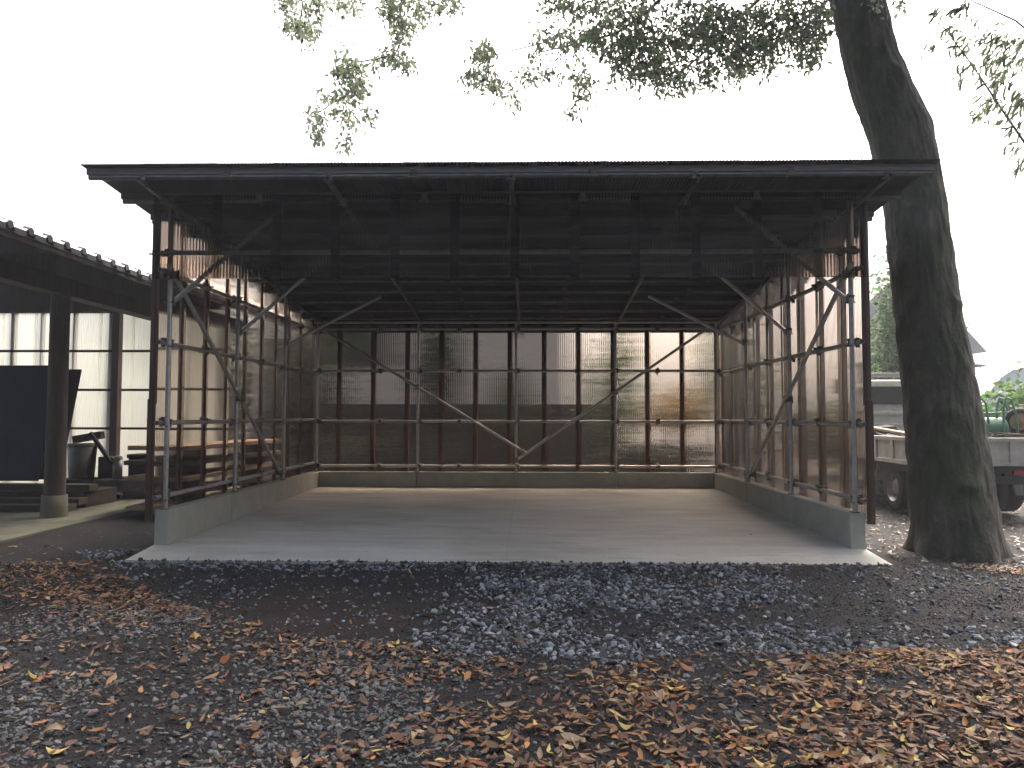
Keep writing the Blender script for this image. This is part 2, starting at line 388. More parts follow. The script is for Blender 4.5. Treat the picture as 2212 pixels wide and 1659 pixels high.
# side poles, rails, braces, knees
for sx, px in ((-1, PX_L), (1, PX_R)):
    for y in bays:
        pipe('pole', (px, y, ZK-.01 if y < 12 else ZK-.01), (px, y, purl_z(y)-.03 if y > 7.4 else purl_z(7.35)+.02))
        MB().tube((px, y, ZK+.001), (px, y, ZK+.012), .045, n=10).build('base_plate', 'clamp_steel', shed)
    xr = px + sx*.052
    for z in RAILS:
        pipe('rail', (xr, YF-.06, z+.0), (xr, YB+.2, z+.02))
        for y in bays: clamp((px+sx*.02, y+.02, z), 0 if sx > 0 else math.pi)
        for k in range(3): clamp((xr+sx*.01, (bays[k]+bays[k+1])/2 + .1, z+.012), math.pi/2)
    pipe('brace', (px-sx*.052, 7.20, 2.79), (px-sx*.052, 10.72, .40))
    clamp((px-sx*.03, 7.36, 2.70)); clamp((px-sx*.03, 10.60, .47)); clamp((px-sx*.03, 9.1, 1.50))
    for y, dz, ex, ez in ((bays[0], 2.46, 1.12, purl_z(bays[0])-.05), (bays[1], 2.345, 1.04, purl_z(bays[1])-.05), (bays[2], 2.385, 1.42, purl_z(bays[2])-.03)):
        pipe('knee_brace', (px, y+.05, dz-.02), (px-sx*ex, y+.05, ez)); clamp((px, y+.03, dz), math.pi/2)
# back wall
bx = [PX_L, -1.897, -.213, 1.483, PX_R]
for x in bx[1:-1]:
    pipe('pole', (x, YB+.06, ZK-.01), (x, YB+.06, purl_z(YB)-.03)); MB().tube((x, YB+.06, ZK+.001), (x, YB+.06, ZK+.012), .045, n=10).build('base_plate', 'clamp_steel', shed)
for z in (.44, 1.205, 2.075, 2.80):
    pipe('rail', (PX_L-.1, YB+.112, z), (PX_R+.1, YB+.112, z+.005))
    for k, x in enumerate(bx): clamp((x+.03, YB+.08, z), math.pi/2)
    for k in range(4): clamp((bx[k]+(bx[k+1]-bx[k])*(.42 if k % 2 else .62), YB+.10, z), math.pi/2)
pipe('rail', (PX_L-.05, YB+.01, 2.905), (PX_R+.05, YB+.01, 2.905))
pipe('brace', (-3.60, YB-.0, 2.82), (-.03, YB-.0, .665)); pipe('brace', (3.06, YB+.008, 2.81), (-.22, YB+.008, .545))
for p in ((-1.9, YB+.02, 1.80), (1.48, YB+.03, 1.70), (-.2, YB+.02, .56), (-3.58, YB+.02, 2.8), (3.05, YB+.03, 2.8), (-.12, YB+.02, .72)): clamp(p, math.pi/2)
# front cross pipes
pipe('rail', (XL_OUT-.06, YF-.01, 2.925), (XR_OUT+.06, YF-.01, 2.925))
for x in (PX_L, PX_R): clamp((x, YF+.01, 2.925), math.pi/2); clamp((x-.12, YF+.0, 2.925), math.pi/2)
# rafters, purlins, battens
ry0, ry1 = P0Y-.08, 14.0
for x in bx:
    pipe('rafter', (x+.05, ry0, purl_z(ry0)-.05), (x+.05, ry1, purl_z(ry1)-.05), m='shaded_galvanised')
for k in range(13):
    y = P0Y + .583*k; z = purl_z(y)
    pipe('purlin', (-4.10, y, z), (3.66, y, z), m='shaded_galvanised')
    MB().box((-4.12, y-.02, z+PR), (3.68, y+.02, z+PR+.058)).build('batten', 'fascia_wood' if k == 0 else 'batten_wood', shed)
    for x in bx: clamp((x+.05, y, z-.025), math.pi/2)
    for x in (-2.75, -1.05, .62, 2.3): clamp((x+random.uniform(-.1, .1), y, z+.01), math.pi/2)

def corrugated(u0, udir, width, vdir, height, nrm, pitch=.032, amp=.0045, seg=6, rows=2, warp=0, off=0):
    """wavy sheet: u across the waves, v along them"""
    u0, ud, vd, n = Vector(u0), Vector(udir), Vector(vdir), Vector(nrm)
    nu = int(round(width/pitch*seg)); b = MB(); vs = []
    ph = random.uniform(0, 6); wk = [random.uniform(-1, 1)*warp for _ in range(rows)]
    for j in range(rows):
        for i in range(nu+1):
            t = i/nu; a = amp*math.cos(2*math.pi*(t*width)/pitch)
            bow = wk[j]*math.sin(math.pi*t) + warp*.4*math.sin(6*t+ph+j)
            vs.append(u0 + ud*(t*width) + vd*(height*j/(rows-1)) + n*(a+bow+off))
    fs = [(j*(nu+1)+i, j*(nu+1)+i+1, (j+1)*(nu+1)+i+1, (j+1)*(nu+1)+i) for j in range(rows-1) for i in range(nu)]
    return b.add(vs, fs, True)
SW, SP = .690, .593
# roof sheets
roof_slope = Vector((0, 1, -PS)).normalized()
for k in range(13):
    x = -4.15 + k*.6; wd = min(.672, 3.71-x)
    corrugated((x, 6.60, purl_z(6.60)+PR+.066+.002*(k % 2)), (1, 0, 0), wd, roof_slope, 7.45, Vector((0, PS, 1)).normalized(), rows=2, seg=8).build('roof_sheet', 'roof_metal', shed)  # rear overhang lengthened out of sight to shade the back of the floor
# back wall sheets (laps are double thickness)
ZB0 = .31
for k in range(13):
    x0 = -3.292 - SP + SP*k - .04; x1 = x0+SW
    if k == 0: x0 = XL_OUT-.03
    x1 = min(x1, XR_OUT+.03)
    if x1-x0 < .1: continue
    corrugated((x0, YB+.162, ZB0), (1, 0, 0), x1-x0, (0, 0, 1), purl_z(YB)+.06-ZB0, (0, -1, 0), rows=5, warp=.003, off=-.005*(k % 2)).build('wall_sheet', 'smoked_polycarbonate', shed)
# brown studs outside the sheets, behind every lap
for k in range(12):
    x = -3.292 + SP*k
    if x < XR_OUT: MB().box((x-.036, YB+.185, .2), (x+.036, YB+.225, purl_z(YB)-.05)).build('stud', 'stud_timber', shed)
for sx, X in ((-1, XL_OUT-.016), (1, XR_OUT+.016)):
    for k in range(1, 9):
        y = YF-.07 + SP*k + .045; MB().box((X+sx*.022-(.03 if sx < 0 else 0), y-.022, .25), (X+sx*.022+(.03 if sx > 0 else 0), y+.022, purl_z(y)-.04)).build('stud', 'stud_timber', shed)
# side wall sheets
for sx, X in ((-1, XL_OUT-.016), (1, XR_OUT+.016)):
    for k in range(10):
        y0 = YF-.07 + SP*k; y1 = min(y0+SW, YB+.2)
        if y1-y0 < .1: continue
        zt = purl_z((y0+y1)/2)+.05
        corrugated((X, y0, .243), (0, 1, 0), y1-y0, (0, 0, 1), zt-.243, (-sx, 0, 0), rows=5, warp=.003, off=-.005*(k % 2)).build('wall_sheet', 'smoked_polycarbonate', shed)
# front curtain under the eave
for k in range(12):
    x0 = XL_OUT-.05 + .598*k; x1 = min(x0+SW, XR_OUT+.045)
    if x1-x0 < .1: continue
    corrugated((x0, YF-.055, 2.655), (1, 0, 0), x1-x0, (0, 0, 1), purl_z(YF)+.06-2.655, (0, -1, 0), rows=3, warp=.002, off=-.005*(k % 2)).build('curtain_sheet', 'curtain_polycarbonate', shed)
# washer headed screws fixing the sheets to the rails
sm_ = MB().lathe([(0, .006), (.011, .004), (.013, 0), (0, 0)], 8).mesh('screw'); sm_.materials.append(M['clamp_steel'])
for z in (.44, 1.205, 2.075, 2.80):
    for k in range(22): place('screw', sm_, shed, (-3.55+.31*k, YB+.152, z+.001), (math.pi/2, 0, 0))
# brown corner strips
for x0, x1 in ((-3.800, -3.722), (3.284, 3.362)):
    MB().box((x0, YF-.045, .243), (x1, YF-.02, 1.45)).build('corner_strip', 'brown_timber', shed, bevel=.006)
    MB().box((x0+(.01 if x0 < 0 else -.012), YF-.04, 1.40), (x1+(.01 if x0 < 0 else -.012), YF-.018, 3.38)).build('corner_strip', 'brown_timber', shed, bevel=.006)
# brace stays of the eave purlin
for x in (-1.85, 1.53):
    pass

# ================================================================== TIMBER SHED ON THE LEFT
tim = thing('timber_shed', 'old dark timber shed with tiled roof left of the pipe shed', 'shed', (-8, 9.5, 0))
EX, EZ, RS = -4.80, 2.985, .375
yl = MB().box((-14, 5.2, -.2), (-5.48, 14.2, -.018)); yard = yl.build('shed_floor', 'yard_concrete'); tag(yard, 'rough concrete floor under the timber shed', None, kind='structure')
# posts on stone bases
for (x, y) in ((-6.13, 9.45), (-6.13, 13.45), (-6.13, 5.4), (-11.5, 9.45)):
    b = MB(); prof = []
    b.lathe([(.128, .25), (.122, .8), (.118, 1.6), (.115, 2.90)], 18, Matrix.Translation((x, y, 0))); b.build('post', 'post_timber', tim)
    MB().lathe([(0, .262), (.15, .262), (.155, .1), (.165, -.03)], 18, Matrix.Translation((x, y, 0))).build('post_base', 'yard_concrete', tim)
MB().box((-6.25, 4.6, 2.86), (-6.02, 14.3, 3.08)).build('eave_beam', 'dark_timber', tim)
MB().box((-13, 13.42, 3.22), (-6.26, 13.6, 3.5)).build('wall_beam', 'dark_timber', tim)
MB().box((-13, 9.35, 3.1), (-6.27, 9.55, 3.4)).build('tie_beam', 'dark_timber', tim)
# gable boarding above the far wall
b = MB(); b.add([(-6.1, 13.62, 3.3), (-13, 13.62, 3.3), (-13, 13.62, 6.3), (-6.1, 13.62, 3.45), (-6.1, 13.66, 3.3), (-13, 13.66, 3.3), (-13, 13.66, 6.3), (-6.1, 13.66, 3.45)], [(0, 1, 2, 3), (7, 6, 5, 4), (0, 3, 7, 4), (1, 5, 6, 2)]); b.build('gable_boarding', 'dark_timber', tim)
# roof deck, rafters, fascia
b = MB(); b.add([(EX, 4.6, EZ), (-12, 4.6, EZ+RS*7.2), (-12, 14.4, EZ+RS*7.2), (EX, 14.4, EZ), (EX, 4.6, EZ+.03), (-12, 4.6, EZ+RS*7.2+.03), (-12, 14.4, EZ+RS*7.2+.03), (EX, 14.4, EZ+.03)], [(0, 1, 2, 3), (7, 6, 5, 4), (0, 3, 7, 4), (0, 4, 5, 1), (3, 2, 6, 7)])
deck = b.build('roof_deck', 'dark_timber', tim)
MB().box((EX-.012, 4.6, EZ-.06), (EX+.014, 14.4, EZ+.035)).build('fascia', 'dark_timber', tim)
MB().box((EX+.016, 4.6, EZ-.008), (EX+.024, 14.4, EZ+.004)).build('drip_edge', 'can_metal', tim)
for k in range(21):
    y = 4.8 + .46*k; MB().beam((EX-.03, y, EZ-.035), (-12, y, EZ-.035+RS*7.17), .06, .06).build('rafter', 'dark_timber', tim)
# pan tiles
tV = []; tp = .28; NS = 10
def tile_me(end):
    b = MB(); vs = []
    for j, (u, dz) in enumerate(((0, 0), (.30, -.022))):
        for i in range(NS+1):
            t = i/NS; z = .020*math.cos(2*math.pi*t) + .016*max(0, math.cos(2*math.pi*t))
            vs.append((-u, t*tp, z+dz+RS*u+.03))
    n = NS+1
    lo = [(x, y, z-.016) for x, y, z in vs[:n]]
    fs = [(i, i+1, n+i+1, n+i) for i in range(NS)]
    b.add(vs + lo, fs + [(2*n+i, 2*n+i+1, i+1, i) for i in range(NS)], True)
    if end:   # round end disc of an eave tile
        cy = 0.0; q = []
        for a in range(12): q.append((.012, cy+  .038*math.cos(a*math.pi/6), .036+.038*math.sin(a*math.pi/6)))
        q2 = [(-.05, y, z+.02) for x, y, z in q]
        b.add(q + q2, [tuple(range(12))] + [(i, (i+1) % 12, 12+(i+1) % 12, 12+i) for i in range(12)], False)
        b.add([(.008, .06, .03), (.008, .22, .03), (.008, .22, -.02), (.008, .14, -.035), (.008, .06, -.02)], [(0, 1, 2, 3, 4)])
    m = b.mesh('roof_tile'); m.materials.append(M['tile_clay']); return m
te, tn = tile_me(True), tile_me(False)
for r_ in range(6):
    for k in range(35):
        place('roof_tile', te if r_ == 0 else tn, tim, (EX+.05-.24*r_, 4.6+tp*k, EZ+.03+RS*(.24*r_-.05)+random.uniform(-.003, .003)), (0, random.uniform(-.01, .01), random.uniform(-.01, .01)))
b = MB(); tm = [Vector(v.co) for v in tn.vertices]; tf = [tuple(p.vertices) for p in tn.polygons]
for r_ in range(6, 29):
    for k in range(35):
        off = Vector((EX+.05-.24*r_, 4.6+tp*k, EZ+.03+RS*(.24*r_-.05))); b.add([p+off for p in tm], tf, True)
tag(b.build('upper_tiles', 'tile_clay', tim), kind='stuff')
# far wall: clear sheets, rails inside, studs outside, one inside post
YW = 13.5
for k in range(11):
    x = -13 + .62*k
    corrugated((x, YW+.06, .02), (1, 0, 0), .68, (0, 0, 1), 3.25, (0, -1, 0), rows=4, warp=.004, seg=5, off=-.004*(k % 2)).build('wall_sheet', 'clear_polycarbonate', tim)
for z in (2.50, 1.775, 1.06): MB().box((-13, YW+.0, z-.022), (-6.0, YW+.045, z+.022)).build('wall_rail', 'dark_timber', tim)
for x in (-7.62,): MB().box((x-.065, YW-.14, -.02), (x+.065, YW-.005, 3.3)).build('wall_post', 'brown_timber', tim)
for x, wd in ((-8.53, .06), (-7.82, .10), (-9.7, .09), (-10.9, .09), (-6.9, .06), (-9.15, .05)): MB().box((x-wd/2, YW+.09, -.1), (x+wd/2, YW+.17, 3.3)).build('stud', 'batten_wood', tim)

# things stored under the timber shed
def leaning(name, label, m, xa, xb, yb, yt, h, cat, z0=0.0, dx=0):
    T = MB(); th = .03
    vs = [(xa, yb, z0), (xb, yb, z0), (xb+dx, yt, z0+h), (xa+dx, yt, z0+h)]
    n = Vector((0, -1, (yt-yb)/h)).normalized()*th
    vs2 = [Vector(p)+n for p in vs]
    T.add(vs+vs2, [(0, 1, 2, 3), (7, 6, 5, 4), (0, 4, 5, 1), (1, 5, 6, 2), (2, 6, 7, 3), (3, 7, 4, 0)])
    return tag(T.build(name, m, bevel=.004), label, cat)
leaning('board', 'large black board leaning in the timber shed behind its post', 'black_board', -7.72, -6.80, 10.6, 10.9, 1.62, 'board', z0=.36, dx=.09)
leaning('board', 'wide navy sheeted board leaning left of the shed post', 'navy_sheet', -8.6, -6.95, 10.35, 10.62, 1.66, 'board', z0=.36, dx=.07)
for k, (x, y, wd, h) in enumerate(((-7.6, 10.5, .5, .16), (-7.5, 10.55, .42, .14))): pass
# platform of planks the boards stand on
pk = ['lowest long plank lying at the front of the timber shed floor', 'middle long plank lying behind the lowest plank in the timber shed', 'rear long plank under the leaning navy board']
for k, (y, z) in enumerate(((9.95, .03), (10.25, .09), (10.55, .26))):
    T = Matrix.Translation((-7.4, y, z)) @ Matrix.Rotation(R(4-3*k), 4, 'Z')
    tag(MB().box((-2.0, -.11, -.045), (1.15, .11, .045), T).build('plank', 'old_plank', bevel=.004), pk[k], 'plank')
tag(MB().box((-9.4, 10.4, -.018), (-6.3, 11.2, .205)).build('timber_baulk', 'dark_timber', bevel=.01), 'thick dark baulk supporting the leaning boards in the timber shed', 'timber')
# blue plastic sheet roll beside the post
b = MB(); b.lathe([(.05, 0), (.085, .1), (.09, .35), (.10, .5), (.07, .62), (.02, .66)], 12, Matrix.Translation((-6.62, 10.2, .28))); tag(b.build('plastic_roll', 'blue_plastic'), 'light blue plastic roll standing just right of the shed post', 'roll')
# bucket with rim, timber scraps in it
t = thing('bucket', 'grey beige plastic tub filled with scraps in the timber shed', 'tub', (-7.30, 11.9, .0))
T = Matrix.Translation((-7.30, 11.9, 0))
MB().lathe([(0, .28), (.17, .28), (.185, .5), (.205, .82), (.19, .82), (.175, .55), (0, .5)], 20, T).build('body', 'bucket_plastic', t); MB().lathe([(.207, .79), (.222, .80), (.222, .835), (.20, .838)], 20, T).build('rim', 'bucket_plastic', t)
tag(MB().box((-7.55, 11.62, -.018), (-7.05, 12.2, .275)).build('wooden_box', 'dark_timber', bevel=.01), 'dark wooden box under the plastic tub', 'box')
tag(MB().beam((-7.42, 11.9, .90), (-6.98, 11.95, .98), .16, .12).build('timber_offcut', 'dark_timber', bevel=.01), 'dark timber offcut lying across the plastic tub', 'offcut')
leaning('board', 'short dark board standing right of the plastic tub', 'dark_timber', -7.12, -7.0, 11.75, 11.95, .82, 'board', z0=.02, dx=-.06)
b = MB(); b.box((-7.02, 11.9, 0), (-6.78, 12.2, .62)); tag(b.build('crate', 'brown_timber', bevel=.01), 'narrow brown crate standing between the tub and the inner post', 'crate')
tag(MB().beam((-6.98, 11.6, 1.02), (-6.62, 11.62, .52), .07, .05).build('handle_stick', 'dark_timber', bevel=.005), 'slanting wooden stick leaning in front of the inner post', 'stick')
T = Matrix.Translation((-6.58, 11.7, .28)); t = thing('metal_can', 'small grey metal can on the concrete block in the timber shed', 'can', (-6.58, 11.7, .28))
MB().lathe([(0, 0), (.07, 0), (.07, .33), (0, .33)], 16, T).build('body', 'can_metal', t); MB().lathe([(.072, .315), (.077, .32), (.077, .34), (.06, .342)], 16, T).build('lid', 'can_metal', t)
b = MB(); b.box((-6.52, 11.9, .28), (-6.15, 12.25, .66)); b.box((-6.54, 11.88, .60), (-6.13, 12.27, .665)); tag(b.build('wooden_crate', 'dark_timber', bevel=.01), 'dark square wooden crate on the block behind the metal can', 'crate')
tag(MB().box((-6.9, 11.55, -.018), (-5.9, 12.3, .278)).build('concrete_block', 'rock', bevel=.015), 'low concrete block carrying the can and the crate', 'block')
tag(MB().beam((-6.95, 11.2, .22), (-6.3, 11.35, .05), .16, .05).build('plank', 'dark_timber', bevel=.004), 'short dark plank sloping against the concrete block', 'plank')

lp = ['topmost yellowish board of the lumber pile beyond the left plastic wall', 'second board from the top of the lumber pile beyond the left plastic wall', 'middle board of the lumber pile beyond the left plastic wall', 'second lowest board of the lumber pile beyond the left plastic wall', 'lowest board of the lumber pile beyond the left plastic wall']
for k in range(5):
    T = Matrix.Translation((-5.05+.03*(k % 2), 11.4, .86-.20*k)) @ Matrix.Rotation(R(1.5*(-1)**k), 4, 'Z')
    tag(MB().box((-.32, -1.7, -.03), (.32, 1.7, .03), T).build('board', 'plank_wood' if k % 2 == 0 else 'old_plank', bevel=.004), lp[k], 'board', 'lumber pile boards')
    if k < 4: tag(MB().box((-5.3, 10.2, .69-.20*k), (-4.8, 10.3, .828-.20*k)).build('spacer_block', 'dark_timber'), 'dark spacer block under board ' + ('one', 'two', 'three', 'four')[k] + ' of the lumber pile', 'block', 'lumber pile spacers'); tag(MB().box((-5.3, 12.5, .69-.20*k), (-4.8, 12.6, .828-.20*k)).build('spacer_block', 'dark_timber'), 'far spacer block under board ' + ('one', 'two', 'three', 'four')[k] + ' of the lumber pile', 'block', 'lumber pile spacers')

# ================================================================== BIG TREE ON THE RIGHT
tree = thing('tree', 'big old tree with a thick leaning trunk right of the pipe shed', 'tree', (4.3, 7.57, -.07))
TC = [(3.84, 8.62, 6.9, .55), (3.891, 8.6, 6.21, .57), (4.006, 8.572, 5.57, .575), (4.175, 8.547, 5.01, .65), (4.30, 8.53, 4.65, .68), (4.343, 8.522, 4.446, .655), (4.411, 8.494, 3.945, .64), (4.424, 8.445, 3.708, .63), (4.415, 8.35, 3.262, .64), (4.41, 8.282, 2.952, .635), (4.398, 8.136, 2.298, .65), (4.4, 8.056, 1.954, .68), (4.39, 7.953, 1.519, .695), (4.358, 7.811, .944, .735), (4.339, 7.714, .564, .765), (4.322, 7.617, .2, .785), (4.31, 7.58, .05, .815), (4.305, 7.57, -.06, .87), (4.30, 7.565, -.2, .95)][::-1]
TC = np.array(TC); nl, na = 260, 150
zz = np.linspace(TC[0, 2], TC[-1, 2], nl); vs = []
def tri(a, z, s): return math.sin(a*3+z*2.1+s)*.5 + math.sin(a*5-z*3.7+s*2)*.3 + math.sin(a*9+z*6+s*3)*.2
for z in zz:
    cx, cy, d = [np.interp(z, TC[:, 2], TC[:, i]) for i in (0, 1, 3)]
    fl = max(0, 1-(z+.06)/.45)
    for k in range(na):
        a = 2*math.pi*k/na
        r = d/2*(1 + .022*tri(a, z, 1) + fl**2*.10*math.cos(a*5+1.0)) 
        q = float(vnoise(a*5.5+.35*math.sin(z*3), z*3.2, 1.0, 51)); q2 = float(vnoise(a*14, z*9, 1.0, 52)); r += .024*abs(q-.5)*2*(.6+.4*q2) + .009*(q2-.5)
        for ka, kz, kr in ((4.3, 1.35, .10), (5.2, 2.5, .08), (4.7, .6, .09), (3.6, 3.0, .10), (4.9, 5.2, .09)): r += .045*math.exp(-((((a-ka)*.33)**2 + (z-kz)**2)/kr**2))
        vs.append((cx+r*math.cos(a), cy+r*math.sin(a), z))
fs = [(j*na+k, j*na+(k+1) % na, (j+1)*na+(k+1) % na, (j+1)*na+k) for j in range(nl-1) for k in range(na)]
trunk = MB().add(vs, fs, True).build('trunk', 'bark', tree)
# limbs above the frame
top = Vector((3.84, 8.62, 6.85))
LIMBS = [[top, (3.3, 8.5, 7.6), (1.8, 8.2, 8.2), (-.2, 8.0, 8.4), (-2.2, 7.9, 8.3)], [top, (4.2, 8.9, 7.8), (5.2, 9.0, 9.2), (6.2, 9.2, 10)], [top, (3.4, 7.6, 8.0), (2.6, 5.6, 9.2), (1.6, 3.4, 9.9), (.2, 1.4, 10.2)], [top, (4.3, 7.4, 8.2), (4.8, 5.2, 9.3), (5.0, 3.0, 9.8)], [top, (3.4, 9.6, 8.2), (2.4, 11, 9.4)], [top, (3.6, 8.5, 8.8), (3.3, 8.2, 11)],
         [(1.8, 8.2, 8.2), (.4, 6.2, 8.9), (-1.6, 4.0, 9.2), (-3.2, 2.6, 9.0)]]
for lb in LIMBS:
    MB().path([Vector(p) for p in lb], [.24*(.62**i) for i in range(len(lb))], 10).build('limb', 'bark', tree)
LV, LF = small_leaf_templates(10)
def blob_leaves(blobs, size, dens, ys, droop=.5):
    """leaf sprays in the view: blobs (u, v, ru, rv) at a spread of depths"""
    pos = []
    for (u, v, ru, rv, n) in blobs:
        left = int(n*dens)
        while left > 0:
            r = math.sqrt(random.random()); a = random.uniform(0, 6.283); c0 = at(u+ru*r*math.cos(a), v+rv*r*math.sin(a), random.uniform(*ys)); q = random.randint(4, 16); left -= q
            for _ in range(q): pos.append(c0 + rng.normal(0, .045, 3)*np.array([1, 1, 1.1]))
    return np.array(pos)
A = [(650,20,52,45,70),(640,60,25,22,25),(665,75,14,18,12),(720,10,30,16,14),(770,10,22,18,10),(855,18,32,45,55),(930,12,55,18,34),(900,40,20,18,12),(866,70,20,36,28),(852,118,25,26,24),(868,140,16,16,16),(820,138,14,14,9),(740,140,26,30,34),(765,170,26,34,40),(770,195,16,16,14),(742,205,24,18,18),(700,215,10,10,5),(680,245,22,14,12),(683,285,14,20,18),(752,255,8,34,14),(745,318,7,20,9),(795,257,7,13,4),(722,240,10,10,6)]
B = [(1290,15,130,30,130),(1330,70,80,45,130),(1365,115,55,45,95),(1250,90,50,30,45),(1180,80,36,20,24),(1158,108,16,12,9),(1040,108,13,20,14),(1035,140,20,32,30),(1047,178,26,22,20),(1008,165,13,20,11),(1085,188,20,12,9),(1130,162,14,18,9),(1100,215,14,10,7),(1190,165,28,10,9),(1240,165,28,18,20),(1262,205,11,24,13),(1237,240,9,9,5),(1400,170,50,30,50),(1430,130,60,45,80),(1480,60,120,60,180),(1550,100,100,55,140),(1600,40,120,45,150),(1700,40,100,50,140),(1690,105,85,38,90),(1560,150,55,24,36),(1500,172,46,18,26),(1620,128,60,34,60),(1760,55,36,55,60),(1745,120,24,16,10),(1450,192,30,12,12),(1330,160,40,18,14),(1900,8,30,10,8),(1945,10,16,10,7)]
pa = blob_leaves(A, .06, 6.0, (7.6, 8.8)); pb = blob_leaves(B, .06, 6.0, (7.2, 9.0))
vis = np.concatenate([pa, pb])
# canopy overhead and behind the viewer, clumped round the limbs
cl = []
for _ in range(420):
    lb = random.choice(LIMBS); i = random.randrange(1, len(lb)); c0 = Vector(lb[i]).lerp(Vector(lb[i-1]), random.random())
    c0 = np.array(c0) + rng.normal(0, 1, 3)*np.array([1.7, 1.7, .7]) + [0, -.4, .9]
    if c0[2] < 6.9 + max(0, c0[1]-2)*.28: c0[2] = 6.9 + max(0, c0[1]-2)*.28 + random.random()
    cl.append(c0)
cl = np.array(cl); can = np.repeat(cl, 90, 0) + rng.normal(0, .42, (len(cl)*90, 3))
dv = can - [0, 0, ZC]; vv = 829.5 - 1590.6*(dv@_U)/np.maximum(.1, dv@_F)
can = can[(vv < -25) | (dv@_F < 0)]
def leaf_cols(N, base, var=.35):
    return np.clip(np.array(base)*(1+rng.normal(0, var, (N, 1)))*(1+rng.normal(0, .08, (N, 3))), .01, .6)
def hang_rot(N, droop=.9):
    yaw = rng.uniform(0, 2*np.pi, N); p = rng.normal(droop, .45, N)
    Rz = axang(np.tile([0., 0, 1], (N, 1)), yaw); Ry = axang(np.tile([0., 1, 0], (N, 1)), p); Rx = axang(np.tile([1., 0, 0], (N, 1)), rng.normal(0, .8, N))
    return Rz @ Ry @ Rx
pos = np.concatenate([vis, can]); N = len(pos)
sc = np.concatenate([rng.uniform(.04, .085, len(vis)), rng.uniform(.15, .26, len(can))])
crown = scatter('crown', LV, LF, pos, hang_rot(N, .6), sc, leaf_cols(N, (.20, .24, .15)), 'foliage', True, tree)
# twigs of the hanging sprays
def twig(uv, Y, r=.006):
    tw = MB(); pts = [Vector(at(u, v, Y + .1*i)) for i, (u, v) in enumerate(uv)]; tw.path(pts, [1.7*r*(1-.7*i/(len(pts)-1)) for i in range(len(pts))], 5); tw.build('twig', 'twig', tree)
for uv, Y, r in (([(640,-60),(650,10),(645,60)],8.2,.008), ([(660,-60),(655,20),(665,80)],8.1,.006), ([(880,-60),(860,20),(868,80),(850,120),(815,145)],8.2,.008), ([(868,80),(880,110),(872,150)],8.2,.004), ([(850,120),(800,130),(745,140),(765,190),(740,210),(752,260),(744,335)],8.2,.006), ([(740,210),(700,235),(680,250),(683,300)],8.2,.004), ([(860,-10),(930,10),(985,15)],8.2,.005),
    ([(1500,-80),(1400,20),(1330,70),(1240,95),(1165,112)],8.2,.014), ([(1400,20),(1370,90),(1400,170),(1440,190)],8.2,.010), ([(1240,95),(1190,110)],8.2,.005), ([(1330,70),(1340,150),(1262,190),(1245,240)],8.2,.006), ([(1180,90),(1060,120),(1035,140),(1048,185)],8.2,.005), ([(1035,140),(1008,170)],8.2,.004), ([(1700,-60),(1600,30),(1520,110),(1450,170),(1390,185)],8.3,.013), ([(1850,-60),(1760,20),(1690,70),(1590,130),(1530,165)],8.4,.012), ([(1690,70),(1720,110),(1755,125)],8.3,.006), ([(1600,30),(1500,50),(1430,110)],8.3,.007)):
    twig(uv, Y, r)

# ================================================================== BAMBOO, top right
bam = thing('bamboo', 'arching bamboo with narrow drooping leaves at the far right', 'bamboo', (7.6, 9.6, -.06))
C1 = [at(2330, 700, 9.6), at(2290, 430, 9.5), at(2212, 305, 9.4), at(2150, 215, 9.3), at(2100, 140, 9.2), at(2040, 60, 9.1), at(1990, 20, 9.0)]
C2 = [at(2420, 700, 9.9), at(2380, 300, 9.8), at(2290, 120, 9.6), at(2190, 40, 9.4), at(2090, -5, 9.3), at(2020, -15, 9.2)]
C3 = [at(2400, 800, 9.8), at(2330, 470, 9.6), at(2260, 360, 9.4), at(2215, 330, 9.3)]
for C in (C1, C2, C3):
    base = np.array([7.6+random.uniform(-.2, .3), 9.7, -.08]); pts = [Vector(base), Vector((base+C[0])/2 + np.array([.25, 0, 0]))] + [Vector(p) for p in C]
    MB().path(pts, [.03, .028] + list(np.linspace(.022, .004, len(C))), 8).build('culm', 'twig', bam)
BB = [(2030,18,18,16,10),(2075,10,30,12,16),(2058,66,26,20,16),(2093,85,26,22,22),(2130,60,34,22,22),(2150,105,34,24,30),(2185,80,26,24,26),(2112,138,18,22,16),(2178,150,28,34,38),(2142,208,24,20,20),(2192,205,22,34,32),(2122,248,14,12,9),(2185,255,24,16,16),(2204,290,12,26,14),(2206,340,7,16,6),(2012,88,14,8,6),(2080,150,20,30,8),(2150,170,20,14,10),(2205,120,10,40,14)]
pbm = blob_leaves(BB, .1, 1.7, (8.8, 9.8))
pbm = np.concatenate([pbm, np.array([at(random.uniform(2215, 2450), random.uniform(-100, 420), random.uniform(9, 10.2)) for _ in range(500)])])
N = len(pbm); BV, BF = small_leaf_templates(6, .13)
yaw = rng.normal(math.pi, .7, N)
rt = axang(np.tile([0., 0, 1], (N, 1)), yaw) @ axang(np.tile([0., 1, 0], (N, 1)), rng.normal(.8, .35, N)) @ axang(np.tile([1., 0, 0], (N, 1)), rng.normal(0, 1, N))
scatter('leaves', BV, BF, pbm, rt, rng.uniform(.12, .2, N), leaf_cols(N, (.13, .17, .09)), 'foliage', True, bam)

